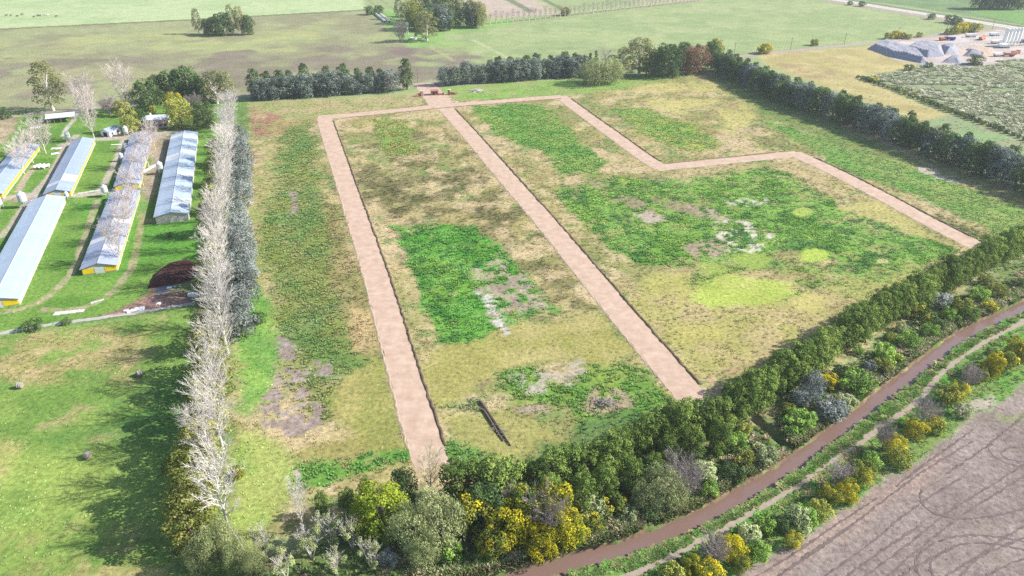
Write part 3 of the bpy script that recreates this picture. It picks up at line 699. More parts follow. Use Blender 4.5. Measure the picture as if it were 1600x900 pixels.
for nm, par in (('poplar', [(20,13.5,26,9,6,.34)]*4), ('hazy', [(12,13,26,10,8,.22)]*3), ('barebush', [(6.5,8.0,13,9,7,.12)]*3), ('farpoplar', [(9,5.0,16,6,4,.26)]*3)):
    out = []
    for v, (h, w_, pr, se, tw, r0) in enumerate(par):
        tm, cm = bare_mesh(hash_(nm)+v*31, h, w_, pr, se, tw, r0, stems=1 if nm != 'barebush' else 4, z0=.25 if nm == 'poplar' else .16, upw=.95 if nm in ('poplar','hazy') else .55, thick={'poplar': 1.15, 'hazy': 1.25}.get(nm, 1.4))
        mt = {'barebush': M_barew, 'farpoplar': M_barew, 'hazy': M_barep}.get(nm, M_bare)
        out.append((tm.mesh('trunk', M_barkp if nm != 'barebush' else mt), cm.mesh('crown', mt), h))
    PROTO[nm] = out
tm, cm = bare_mesh(901, 13, 9, 24, 8, 5, .22, thick=1.3); PROTO['strawpoplar'] = [(tm.mesh('trunk', M_barkp), cm.mesh('crown', M_barey), 13)]
# sparse many-stemmed willows: pale stems with leaf tufts on top
out = []
for v in range(3):
    tm, cm = bare_mesh(331+v, 10, 5, 7, 5, 3, .13, stems=6, z0=.35, thick=1.2)
    r = random.Random(90+v); lb = []
    for i in range(16):
        a = r.uniform(0, 6.28); q = r.uniform(.5, 3.6); lb.append((q*math.cos(a), q*math.sin(a), r.uniform(2.0, 8.6), r.uniform(.6,1.3), r.uniform(.6,1.3), r.uniform(.5,1.1), r.uniform(.35,.7)))
    tm.v += []; o0 = len(tm.v); tm.add(cm.v, cm.f)
    out.append((tm.mesh('trunk', M_barkp), crown_mesh('crown', LM['willow'], lb, 3000, .36, seed=500+v, shell=(.3,1.1)), 10))
PROTO['stemmy'] = out

_cnt = {}
def tree(kind, x, y, h, label, cat='tree', group=None, name=None, wide=1.0, rz=None, z=None):
    k = _cnt.get(kind, 0); _cnt[kind] = k+1
    tr, cr, h0 = PROTO[kind][k % len(PROTO[kind])]
    s = h/h0; zz = gz(x, y) if z is None else z
    t = thing(name or 'tree', label, cat, (x, y, zz), random.uniform(0, 6.28) if rz is None else rz, group, (s*wide*random.uniform(.88,1.14), s*wide*random.uniform(.88,1.14), s))
    link('trunk', tr, t); link('crown', cr, t)
    return t
def T(px, py, h): return G(px, py, h*.93)

# ---- the long row left of the plot: poplars, conifers on its left flank, silver trees on its right
ROWL = GL([(352,836),(348,780),(346,735),(346,690),(349,600),(350,525),(352,465),(353,400),(358,315),(363,240),(367,196)])
P_ = resample(ROWL, 14.2)
for i, (x, y) in enumerate(P_):
    tree('poplar', x+random.uniform(-1.2,1.2), y+random.uniform(-2,2), random.uniform(17, 20), 'bare pale poplar in the long row left of the plot, %s up from the creek' % ordw(i+1), group='poplars in the long row', name='poplar_tree', wide=random.uniform(1.0,1.25))
left = [(330,312),(326,345),(332,412),(330,440),(325,520),(326,560),(328,590),(318,632),(321,655),(311,690),(308,718),(303,755),(300,785),(295,818),(335,270),(338,240)]
left.sort(key=lambda p: -p[1])
for i, (px, py) in enumerate(left):
    x, y = G(px, py, 6); tree('conifer', x, y, random.uniform(12, 15), 'olive-green conifer on the left flank of the poplar row, %s up from the creek' % ordw(i+1), group='conifers flanking the poplar row', name='conifer_tree', wide=1.15)
right = [(374,212),(374,228),(377,245),(376,262),(378,283),(376,303),(371,333),(376,358),(374,380),(378,400),(376,420),(378,446),(370,470),(368,500)]
right.sort(key=lambda p: -p[1])
for i, (px, py) in enumerate(right):
    x, y = G(px, py, 5.5); tree('silver', x, y, random.uniform(10, 12.5), 'silvery blue-grey tree on the right flank of the poplar row, %s counting upward' % ordw(i+1), group='silver trees flanking the poplar row', name='silver_tree')
x, y = G(402,505); tree('shrub_dark', x, y, 3.5, 'small dark grey bush alone just right of the poplar row', 'bush', name='bush')
x, y = G(372,745); tree('shrub_yellow', x, y, 2.6, 'small yellow bush at the right foot of the lower poplars', 'bush', name='bush')

# ---- tree lines along the far side of the plot
def row(kind, pts, step, h, label, group, name, jx=1.0, jy=1.5, wide=(.9,1.15), mix=None):
    for i, (x, y) in enumerate(resample(pts, step)):
        kd = kind if not mix or random.random() > mix[1] else mix[0]
        tree(kd, x+random.uniform(-jx,jx), y+random.uniform(-jy,jy), random.uniform(*h), label % ordw(i+1), group=group, name=name, wide=random.uniform(*wide))
row('blue', GL([(402,156),(450,154),(510,149),(572,146),(622,142)]), 6.4, (11.5,15), 'blue-green bushy tree, front row left of the entrance, %s from the left', 'front row left of the entrance', 'bushy_tree')
row('darktall', GL([(396,151),(500,144),(610,138)]), 8.0, (11,19), 'tall dark tree behind the row left of the entrance, %s from the left', 'back row left of the entrance', 'tall_tree', 3.2, 2, wide=(.75,1.15))
x, y = G(636,140); tree('darktall', x, y, 20, 'tall dark tree standing at the left side of the entrance road', name='tall_tree', wide=.8)
row('blue', GL([(697,133),(750,130),(820,125),(908,119)]), 6.4, (11.5,14.5), 'blue-green bushy tree, front row right of the entrance, %s from the left', 'front row right of the entrance', 'bushy_tree')
row('darktall', GL([(760,125),(830,120),(900,115)]), 9, (12.5,16), 'tall dark tree behind the row right of the entrance, %s from the left', 'back row right of the entrance', 'tall_tree', 3.2, 2, wide=(.75,1.2))
for i, px in enumerate((902,912,921,930)):
    x, y = G(px,114); tree('cypress', x, y, 11+i*1.4, 'slender dark pointed conifer behind the big willow, %s from the left' % ordw(i+1), group='pointed conifers behind the willow', name='pointed_conifer')
x, y = G(930,131); tree('willow', x, y, 16, 'large weeping willow standing alone inside the upper edge of the plot', name='willow_tree', wide=1.35)
x, y = G(957,130); tree('willow', x, y, 15, 'smaller willow merging with the right side of the large willow', name='willow_tree', wide=1.05)
x, y = G(945,113); tree('farpoplar', x, y, 14, 'pale bare tree behind the big willow', name='bare_tree', wide=1.4)
for px, py, h, wd, k, lb in ((972,121,20,1.5,'euc','olive-green broad tree at the left of the big trees behind the plot'), (998,117,25,1.7,'euc','tallest olive-green spreading tree behind the upper edge of the plot'), (1020,119,18,.9,'dome','dark green domed tree between the tall olive tree and the darker one'), (1043,120,21,1.0,'dome','dark green domed tree just left of the russet tree'), (1084,115,18,1.15,'red','russet red-brown domed tree in the far tree line'), (1066,110,19,.8,'dome','dark tree rising behind the left side of the russet tree'), (1110,108,19,.85,'dome','dark tree right of the russet tree at the plot corner')):
    x, y = G(px,py); tree(k, x, y, h, lb, name='broad_tree', wide=wd)
x, y = G(1115,100); tree('autumn', x, y, 17, 'bright yellow tree top above the corner of the far tree line', name='autumn_tree', wide=.7)
row('darktall', GL([(1010,107),(1108,101)]), 10, (14,17), 'dark tall tree in the back rank near the russet tree, %s from the left', 'back rank near the russet tree', 'tall_tree')
ROWR = GL([(1125,112),(1200,148),(1250,168),(1312,188),(1375,211),(1415,228),(1500,259),(1600,295),(1690,330)])
row('blue', ROWR, 5.8, (12,14.5), 'blue-green tree in the line along the plot\'s right edge, %s from the top', 'tree line along the right edge', 'bushy_tree', wide=(.95,1.2), mix=('dome', .35))
row('darktall', offset(ROWR, -6), 12, (13,15.5), 'dark tree outside the right-hand tree line, %s from the top', 'outer trees of the right-hand line', 'tall_tree', wide=(.9,1.1))

# ---- dark row along the creek side of the plot
ROWE = [T(px, py, 12) for px, py in ((712,730),(775,724),(837,714),(887,705),(937,690),(1012,650),(1075,628),(1120,622),(1165,598),(1212,571),(1262,540),(1320,497),(1370,470),(1420,443),(1470,417),(1520,391),(1570,368),(1620,346),(1680,320))]
row('casu', ROWE, 4.3, (10.5,13), 'dark olive-green tree in the dense creek-side row, %s from the left', 'dense row on the creek side', 'dense_tree', .5, .8, (.9,1.12))
row('casu', offset(ROWE[:8], 7.5), 6.5, (8,11), 'dark green tree in the rank below the creek-side row, %s from the left', 'lower rank below the creek-side row', 'dense_tree', 1, 1, (.9,1.1), mix=('dome',.3))

# ---- mixed trees at the lower left corner
for kind, px, py, h, wd, lb in (
    ('lime', 592,768,12,1.15,'bright lime-green domed tree at the bottom beside the grey-green willow'),
    ('lime', 562,796,9,.85,'smaller lime-green tree left of the bright lime dome'),
    ('willow', 640,800,11,.85,'grey-green willow at the bottom, left one of the pair below the left road'),
    ('willow', 683,786,12,.85,'grey-green willow at the bottom, right one of the pair below the left road'),
    ('willow', 660,842,8,.7,'low grey-green willow in front of the pair at the bottom edge'),
    ('strawpoplar', 670,716,12.5,.9,'straw-pale bare tree standing at the lower end of the left road'),
    ('dome', 628,742,9,.75,'dark green tree left of the straw-pale tree at the road end'),
    ('casu', 543,770,9.5,.8,'dark conifer left of the lime tree, nearer the pale bare saplings'),
    ('casu', 500,772,7,.8,'dark green small tree above the stemmy willows at the bottom'),
    ('casu', 570,752,8.5,.8,'dark tree behind the bright lime dome'),
    ('autumn', 715,780,7,.6,'small yellowish tree between the willow and the ochre tree'),
    ('autumn', 742,782,10,.85,'ochre and green autumn tree left of the bright yellow group'),
    ('gold', 800,796,9.5,.95,'ochre autumn tree at the left of the bright yellow group'),
    ('gold', 830,776,10.5,.95,'golden autumn tree in the middle of the yellow group'),
    ('gold', 866,764,11.5,.9,'brightest yellow autumn tree at the top right of the group'),
    ('gold', 886,806,8.5,.95,'yellow autumn tree at the right end of the group by the creek'),
    ('gold', 845,828,7,1.05,'low yellow autumn tree at the front of the group by the creek'),
    ('autumn', 772,832,7,.9,'low yellow-green autumn tree in front of the ochre tree'),
    ('barebush', 858,796,8.5,.9,'leafless grey tree in front of the bright yellow group'),
    ('barebush', 805,786,6.5,.8,'leafless mauve-grey tree behind the left of the yellow group'),
    ('poplar', 462,766,13,.75,'small pale bare sapling poplar standing above the stemmy willows'),
    ('stemmy', 510,806,9,1.0,'many-stemmed sparse willow left of the lime tree'),
    ('stemmy', 545,812,8.5,.8,'many-stemmed sparse willow just left of the small lime tree'),
    ('stemmy', 480,830,8,.9,'many-stemmed sparse willow below the pale sapling poplar'),
    ('stemmy', 575,846,8,.9,'many-stemmed pale willow below the lime dome at the bottom edge'),
    ('stemmy', 405,828,8,.9,'sparse willow between the poplar row and the pale sapling'),
    ('stemmy', 440,868,7,.9,'low sparse willow at the bottom edge near the fallen pale trunk'),
    ('willow', 330,826,9.5,.8,'olive willow at the foot of the poplar row, larger of the two'),
    ('willow', 300,852,7.5,.75,'low olive willow at the bottom edge below the poplar row'),
    ('willow', 365,848,8,.65,'olive willow right of the poplar row end'),
    ('willow', 395,862,7,.6,'small olive willow at the bottom edge beside the leaning trunk'),
    ('stemmy', 520,862,7,.9,'sparse willow at the bottom edge with tangled pale stems')):
    x, y = T(px, py, h); tree(kind, x, y, h, lb, name={'barebush':'bare_tree','poplar':'poplar_tree','willow':'willow_tree','stemmy':'stemmy_willow','autumn':'autumn_tree','gold':'autumn_tree'}.get(kind, 'tree'), wide=wd)

# ---- creek banks: explicit shrubs and trees (crown centre pixel, height)
SOUTH = [('shrub_yellow',1596,545,5.5),('shrub_yellow',1560,558,6),('gold',1545,566,7.5),('shrub_olive',1520,578,5),('gold',1580,535,6.5),('barebush',1505,590,6),('autumn',1490,606,6.5),('shrub_olive',1475,615,5),('barebush',1440,645,6.5),('autumn',1425,665,6),('shrub_yellow',1455,658,5),('autumn',1392,690,6.5),('barebush',1376,684,6),('shrub_olive',1402,712,5),('autumn',1335,740,6),('autumn',1318,760,6.5),('barebush',1300,742,5.5),('shrub_olive',1345,728,4.5),('autumn',1290,768,5.5),
         ('shrub_green',1250,800,5),('shrub_pale',1242,805,5.5),('shrub_dark',1215,812,4.5),('autumn',1232,838,4.5),('shrub_green',1190,815,4.5),('shrub_pale',1165,830,5),('shrub_green',1180,858,4.5),('gold',1138,850,6),('barebush',1110,860,6),('shrub_yellow',1100,885,5),('gold',1075,880,5.5),('shrub_olive',1045,895,5),('autumn',1150,875,4),('shrub_pale',1500,635,4),('shrub_green',1355,715,4),('shrub_olive',1275,790,4.5)]
SOUTH.sort(key=lambda s: s[1])
names = {'shrub_yellow':'yellow leafy shrub','autumn':'olive and gold autumn bush','gold':'golden yellow autumn bush','shrub_olive':'olive-green shrub','barebush':'leafless mauve-grey bush','shrub_green':'green leafy shrub','shrub_pale':'pale grey-green shrub','shrub_dark':'dark green shrub','shrub_silver':'silver-grey shrub'}
for i, (k, px, py, h) in enumerate(SOUTH):
    h *= .82; x, y = G(px+7, py+6, h*.5)
    tree(k, x, y, h, names[k]+' between footpath and ploughed field, %s bush from the left' % ordw(i+1), 'bush', 'bushes between footpath and ploughed field', 'bush', wide=1.0)
NORTH = [('willow',1040,762,9,'large grey-green rounded willow on the near bank of the creek'),('barebush',1068,758,7.5,'leafless grey-brown tree at the right side of the rounded creek willow'),('silver',1270,604,8,'silver-grey tree below the dense row beside the creek'),('silver',1253,620,5,'small silver-grey tree left below the larger silver-grey tree'),('willow',1012,772,7,'dark rounded willow left of the large creek willow')]
for k, px, py, h, lb in NORTH:
    x, y = G(px, py, h*.5); tree(k, x, y, h, lb, name='bank_tree', wide=1.0)
r = random.Random(3); spots = []
NB = [(930,800),(960,830),(1000,815),(1100,735),(1090,790),(1130,770),(1140,740),(1160,720),(1175,750),(1200,715),(1215,735),(1190,690),(1240,690),(1250,660),(1285,660),(1300,640),(1265,680),(1320,625),(1300,600),(1335,600),(1345,632),(1365,600),(1360,570),(1385,585),(1380,555),(1400,560),(1420,535),(1410,515),(1435,550),(1450,520),(1440,495),(1465,505),(1480,490),(1490,515),(1500,480),(1520,490),(1530,465),(1550,480),(1560,455),(1580,470),(1590,440),(905,830),(925,815),(980,800),(1110,770),(1150,690),(1170,670),(1230,640),(1310,580),(1345,550),(1395,530),(1470,470),(1535,440),(700,865),(735,868),(610,870),(950,790),(1080,800),(890,790),(915,790),(1015,800),(960,855),(1340,650),(1260,700),(1395,600),(1420,570),(1505,510),(1555,492),(1130,800),(1165,765),(1220,705),(1295,685),(1375,575),(1455,545)]
NB.sort()
placed = []
for px, py in NB:
    h = r.uniform(2.2, 4.6); k = r.choice(['shrub_green','shrub_green','shrub_olive','shrub_olive','shrub_pale','shrub_pale','shrub_yellow','shrub_dark','shrub_silver'])
    px += r.uniform(-5,5); x, y = G(px, py+r.uniform(-4,4), h*.4); wd = r.uniform(1,1.4)
    if line_d(STREAM, np.array([x]), np.array([y]))[0] < 3.6 or line_d(DITCH, np.array([x]), np.array([y]))[0] < 5.5: continue
    placed.append((px, x, y, h, k, wd))
for i, (px, x, y, h, k, wd) in enumerate(sorted(placed)):
    tree(k, x, y, h, names[k]+' on the plot side of the creek, %s bush from the left' % ordw(i+1), 'bush', 'bushes on the plot side of the creek', 'bush', wide=wd)

# ---- farmyard trees
for kind, px, py, h, wd, nm, lb in (
    ('euc', 84,173,28,1.15,'eucalyptus_tree','tall olive eucalyptus standing alone by the lane behind the open shed'),
    ('shrub_dark', 8,185,6,1.1,'bush','dark bush at the left edge beside the lane'),
    ('hazy', 140,184,18,.95,'bare_tree','pale bare tree behind the open white-roofed shed'),
    ('hazy', 148,219,20,.75,'bare_tree','large pale bare tree between the open shed and the small grey shed'),
    ('hazy', 200,172,19,1.0,'bare_tree','pale bare round-topped tree at the left of the dark farmyard trees'),
    ('hazy', 72,240,13,1.2,'bare_tree','pale bare tree left of the feed silo, right one of the pair'),
    ('hazy', 52,255,12,1.2,'bare_tree','pale bare tree over the leftmost barn, left one of the pair'),
    ('hazy', 38,272,11,1.1,'bare_tree','pale pinkish bare tree beside the yellow curtain of the leftmost barn'),
    ('hazy', 243,234,11,.9,'bare_tree','pinkish bare tree at the far end between the two right barns'),
    ('hazy', 233,262,13,.9,'bare_tree','pinkish bare tree beside the narrow barn roof'),
    ('hazy', 224,290,12,.9,'bare_tree','pinkish bare tree near the feed silo between the right barns'),
    ('hazy', 212,322,12,.9,'bare_tree','pinkish bare tree over the far end of the lower grey barn'),
    ('hazy', 206,352,11,.9,'bare_tree','pinkish bare tree over the middle of the lower grey barn'),
    ('hazy', 200,378,11,.9,'bare_tree','pinkish bare tree over the right edge of the lower grey barn'),
    ('hazy', 188,412,12,.9,'bare_tree','pinkish bare tree nearest the yellow end of the lower grey barn'),
    ('dome', 233,172,16.9,0.99,'dark_tree','dark green tree left of the farmhouse'),
    ('dome', 250,160,15.6,0.88,'dark_tree','dark green tree behind the farmhouse'),
    ('dome', 275,158,18.2,1.10,'dark_tree','dark green tree behind and right of the farmhouse'),
    ('dome', 296,156,19.5,1.10,'dark_tree','largest dark green tree behind the ochre tree'),
    ('dome', 312,160,15.6,0.88,'dark_tree','dark green tree at the right end of the farmyard grove'),
    ('conifer', 205,207,16.5,.85,'conifer_tree','tall olive-brown conifer right of the small grey shed'),
    ('conifer', 188,182,9,1.1,'conifer_tree','low green tree behind the conifer in the farmyard'),
    ('dome', 222,200,10.4,0.77,'dark_tree','small green tree between conifer and farmhouse'),
    ('rust', 285,199,16,1.05,'autumn_tree','ochre-brown tree right of the farmhouse'),
    ('autumn', 278,180,13,.75,'autumn_tree','ochre-topped tree behind the farmhouse garden'),
    ('autumn', 240,178,4.5,.9,'bush','small bright yellow bush by the farmhouse'),
    ('dome', 322,200,14.3,0.88,'dark_tree','dark blue-green round tree beside the poplar row'),
    ('euc', 340,162,19.5,1.5,'eucalyptus_tree','olive spreading tree at the top of the poplar row, left one'),
    ('euc', 356,157,18,1.2,'eucalyptus_tree','olive spreading tree at the top of the poplar row, right one'),
    ('barebush', 172,180,8,1.0,'bare_tree','dark leafless tree beside the lane above the small grey shed'),
    ('barebush', 310,178,8,1.0,'bare_tree','mauve leafless tree right of the ochre tree'),
    ('shrub_dark', 265,372,2.2,.8,'bush','tiny dark bush on the grass below the white barn'),
    ('shrub_dark', 55,514,3.2,1.3,'bush','dark olive bush on the pale concrete strip'),
    ('shrub_dark', 105,506,1.8,1.3,'bush','low dark bush right of the one on the pale strip')):
    x, y = G(px, py); tree(kind, x, y, h, lb, 'tree' if 'tree' in nm else 'bush', name=nm, wide=wd)

# ---- far groups
for i, (kind, px, py, h, wd) in enumerate((('euc',311,53,21,.7),('dome',325,54,13,1),('dome',338,55,15,1),('dome',350,55,18,1),('euc',365,54,25,.8),('euc',378,54,24,.8),('dome',388,54,16,.9))):
    x, y = G(px, py); tree(kind, x, y, h, 'tree of the small clump alone in the far upper-left field, %s from the left' % ordw(i+1), group='clump in the far upper-left field', name='far_tree', wide=wd)
r = random.Random(11)
far = sorted([(624,28),(634,36),(645,34),(640,42),(652,45),(655,30),(662,24),(665,38),(672,46),(676,34),(682,44),(684,26),(690,40),(694,46),(702,28),(703,46),(705,38),(668,30),(712,30),(716,40),(722,34),(729,40),(735,36),(738,41),(744,40),(750,42),(648,24),(680,18),(697,22)])
for i, (px, py) in enumerate(far):
    x, y = G(px, py+2); k = r.choice(['darktall','darktall','dome','euc','blue','rust']) if i else 'euc'
    tree(k, x, y, r.uniform(15,24), 'tree of the far homestead grove above the entrance, %s from the left' % ordw(i+1), group='far homestead grove', name='far_tree', wide=r.uniform(.8,1.1))
x, y = G(667,64); tree('euc', x, y, 24, 'large olive tree standing in front of the far homestead grove', name='far_tree', wide=1.4)
x, y = G(626,66); tree('barebush', x, y, 12, 'pale leafless bush left of the far windmill', 'bush', name='bush', wide=.8)
x, y = G(578,23); tree('shrub_dark', x, y, 8, 'dark round bush at the far field corner, left of the pair', 'bush', name='bush')
x, y = G(592,22); tree('shrub_dark', x, y, 8, 'dark round bush at the far field corner, right of the pair', 'bush', name='bush')
for i, (x, y) in enumerate(resample(GL([(757,39),(850,30),(950,18),(1050,7),(1110,0)]), 6.2)):
    tree('farpoplar', x, y, r.uniform(8.5,11.5), 'small bare tree in the far avenue along the top, %s from the left' % ordw(i+1), group='bare trees in the far avenue', name='avenue_tree', wide=1.1)
x, y = G(883,24); tree('shrub_yellow', x, y, 8, 'ochre tree within the far bare avenue', name='far_tree')
for i, (px, h) in enumerate(((1530,20),(1545,22),(1560,20),(1574,22),(1590,19))):
    x, y = G(px, 14); tree('dome', x, y, h, 'dark tree at the top right corner beyond the highway, %s from the left' % ordw(i+1), group='trees beyond the highway', name='far_tree')
for i, (px, py, h, k) in enumerate(sorted(((1388,61,5,'shrub_yellow'),(1398,60,6,'shrub_yellow'),(1409,60,5,'shrub_yellow'),(1420,61,4,'shrub_olive'),(1436,58,4,'shrub_olive'),(1482,54,5,'shrub_olive'),(1492,53,7,'shrub_yellow'),(1502,51,8,'shrub_yellow'),(1512,50,8,'shrub_yellow'),(1522,49,7,'shrub_yellow'),(1486,36,7,'shrub_dark'),(1494,38,6,'shrub_dark'),(1455,30,5,'shrub_dark'),(1272,71,5,'shrub_yellow'),(1195,83,7,'shrub_yellow'),(1190,84,6,'shrub_yellow'),(1522,101,7,'shrub_dark'),(1450,106,4,'shrub_dark'),(1420,110,4,'shrub_dark'),(1346,10,5,'shrub_dark'),(1328,8,4,'shrub_dark')))):
    x, y = G(px, py); tree(k, x, y, h, names[k]+' near the gravel yard or its lane, %s bush there from the left' % ordw(i+1), 'bush', 'bushes about the gravel yard', 'bush', wide=1.2)
for i, (x, y) in enumerate(resample(GL([(1340,122),(1400,142),(1470,170),(1540,196),(1600,219),(1660,243)]), 4.2)):
    tree(random.choice(['shrub_dark','shrub_dark','shrub_olive']), x, y, random.uniform(1.8,3), 'dark bush in the thin hedge below the scrub plot, %s from its left end' % ordw(i+1), 'bush', 'thin hedge below the scrub plot', 'bush')
x, y = G(1365,128); tree('shrub_yellow', x, y, 3, 'yellow bush at the left tip of the scrub plot', 'bush', name='bush', wide=1.6)

# ================================================================== FARM
def mroof(name, col, rough=.45):
    m = noisy(name, col, .10, .35, rough, .0, objvar=.05, metal=.0, spec=.5, stretch=(1,.25,1))
    t = m.node_tree; N = t.nodes; L = t.links; p = N['Principled BSDF']
    tc = N.new('ShaderNodeTexCoord'); wv = N.new('ShaderNodeTexWave'); wv.bands_direction = 'Y'; wv.inputs['Scale'].default_value = 2.2; wv.inputs['Distortion'].default_value = .3
    L.new(tc.outputs['Object'], wv.inputs['Vector'])
    b = N.new('ShaderNodeBump'); b.inputs['Strength'].default_value = .25; b.inputs['Distance'].default_value = .05
    L.new(wv.outputs['Fac'], b.inputs['Height']); L.new(b.outputs[0], p.inputs['Normal'])
    return m
M_roofA = mroof('roof_zinc_blue', (.28,.34,.45))
M_roofB = mroof('roof_zinc_pale', (.36,.435,.53))
M_roofC = mroof('roof_zinc_lavender', (.30,.335,.44))
M_roofD = mroof('roof_white', (.56,.58,.60))
M_patch = noisy('roof_translucent_sheet', (.56,.58,.60), .06, .5, .5, 0)
M_wall = noisy('barn_wall', (.42,.41,.38), .2, .6)
M_dark = noisy('dark_opening', (.03,.03,.03), .3, 1)
M_yel = noisy('yellow_curtain', (.72,.50,.01), .14, .6, .6)
M_white = noisy('white_paint', (.78,.78,.76), .06, 1, .6)
M_steel = noisy('galvanised_steel', (.52,.54,.56), .12, 1.2, .4, spec=.5)
M_conc = noisy('concrete', (.50,.48,.45), .15, .8)
M_wood = noisy('weathered_wood', (.26,.22,.18), .3, 3)
def barn(label, near, far, wd, roofm, eave=2.5, ridge=4.1, curtain='r', front=True, sheet=4.0, patches=(), wrinkle=.0, seed=0):
    """near/far: world middle points of the two gable ends"""
    r = random.Random(seed)
    ax, ay = near; bx, by = far; L_ = math.hypot(bx-ax, by-ay); rz = math.atan2(by-ay, bx-ax)-math.pi/2
    t = thing('poultry_barn', label, 'barn', (ax, ay), rz, 'poultry barns')
    hw_ = wd/2; wall = MB()
    for s in (-1, 1):
        MB().box((s*(hw_-.25), L_/2, .35), (.22, L_-.3, .7)).obj('side_wall', M_wall, t)
        cm_ = M_yel if (curtain == 'r' and s > 0) or curtain == 'both' else M_dark if s < 0 else M_wall
        MB().box((s*(hw_-.22), L_/2, .7+(eave-.75)/2), (.12, L_-.4, eave-.75)).obj('side_curtain', cm_, t)
    for yy, nm in ((.12, 'front_gable'), (L_-.12, 'rear_gable')):
        g = MB(); z1 = eave-.06; z2 = ridge-.08
        vs = [(-hw_+.3, yy-.08, 0), (hw_-.3, yy-.08, 0), (hw_-.3, yy-.08, z1), (0, yy-.08, z2), (-hw_+.3, yy-.08, z1)]
        vs += [(x, y+.16, z) for x, y, z in vs]
        g.add(vs, [(0,1,2,3,4), (9,8,7,6,5)]+[(i, (i+1) % 5+0, (i+1) % 5+5, i+5) for i in range(5)])
        go = g.obj(nm, M_wall, t)
    if front:
        for k, (x0, x1) in enumerate(((-hw_+.35, -1.7), (1.7, hw_-.35))):
            MB().box(((x0+x1)/2, -.03, 1.35), (x1-x0, .1, 1.9)).obj('front_curtain', M_yel, t)
        MB().box((0, -.04, 1.2), (3.0, .12, 2.3)).obj('door', M_steel, t)
    sl = math.hypot(hw_+.35, ridge-eave+.12); an = math.atan2(ridge-eave+.12, hw_+.35)
    n = max(3, int(round(L_/sheet))); d = (L_+.8)/n
    shm = MB()
    shm.box((sl/2, d/2, 0), (sl, d+.10, .05)); me_ = shm.mesh('roof_sheet', roofm)
    pm = MB().box((sl/2, d/2, 0), (sl, d+.10, .05)).mesh('roof_sheet', M_patch)
    for s in (0, 1):
        for k in range(n):
            o = link('roof_sheet', pm if (s, k) in patches else me_, t)
            o.location = (0, -.4+d*k if s == 0 else -.4+d*(k+1), ridge+.02+r.uniform(0, .03)+(.03 if k % 2 else 0))
            o.rotation_euler = Matrix.Rotation(math.pi*s, 3, 'Z').to_euler()
            o.rotation_euler = (Matrix.Rotation(math.pi*s, 3, 'Z') @ Matrix.Rotation(an+r.uniform(-1,1)*wrinkle, 3, 'Y') @ Matrix.Rotation(r.uniform(-1,1)*wrinkle, 3, 'X')).to_euler()
    MB().tube([(0, -.45, ridge+.06), (0, L_+.45, ridge+.06)], .16, 6).obj('ridge_cap', roofm, t)
    return t
def barn_px(label, nl, nr, fl, fr, **k):
    """pixels of the four eave corners (near left, near right, far left, far right)"""
    e = k.get('eave', 2.5); a, b, c, d = (G(*q, e) for q in (nl, nr, fl, fr))
    near = ((a[0]+b[0])/2, (a[1]+b[1])/2); far_ = ((c[0]+d[0])/2, (c[1]+d[1])/2)
    dx, dy = far_[0]-near[0], far_[1]-near[1]; l = math.hypot(dx, dy)
    wn = abs((b[0]-a[0])*dy/l-(b[1]-a[1])*dx/l); wf = abs((d[0]-c[0])*dy/l-(d[1]-c[1])*dx/l)
    print('barn', label[:30], 'w', round(wn,1), round(wf,1), 'L', round(l,1))
    return barn(label, near, far_, (wn+wf)/2, **k)
barn_px('long pale-blue roofed barn at the left edge, nearest the lower lane', (-36,470), (22,472), (47,311), (103,310), roofm=M_roofB, curtain='n', seed=1)
barn_px('grey barn with bare trees along it and a yellow near end', (129,417), (179,417), (172,301), (219,300), roofm=M_roofC, wrinkle=.012, seed=2, patches={(0,3),(0,9),(1,5)})
barn_px('white-sheeted wide barn beside the poplar row', (241,338), (294,334), (269,209), (308,208), roofm=M_roofB, curtain='n', front=False, wrinkle=.009, seed=3, patches={(0,2),(0,3),(0,11),(1,17),(1,18),(0,25),(1,26),(0,19)}, eave=3.2, ridge=4.6)
barn_px('lavender-grey narrow barn left of the white-sheeted barn', (180,289), (216,289), (204,211), (238,210), roofm=M_roofC, wrinkle=.012, seed=4)
barn_px('blue-grey barn with a long yellow curtain down its right side', (70,301), (108,301), (113,219), (148,219), roofm=M_roofA, seed=5, wrinkle=.006, patches={(0,3),(0,4),(1,2)})
barn_px('leftmost barn under pinkish bare trees with yellow right curtain', (-40,305), (2,304), (24,229), (60,228), roofm=M_roofA, seed=6, wrinkle=.006)

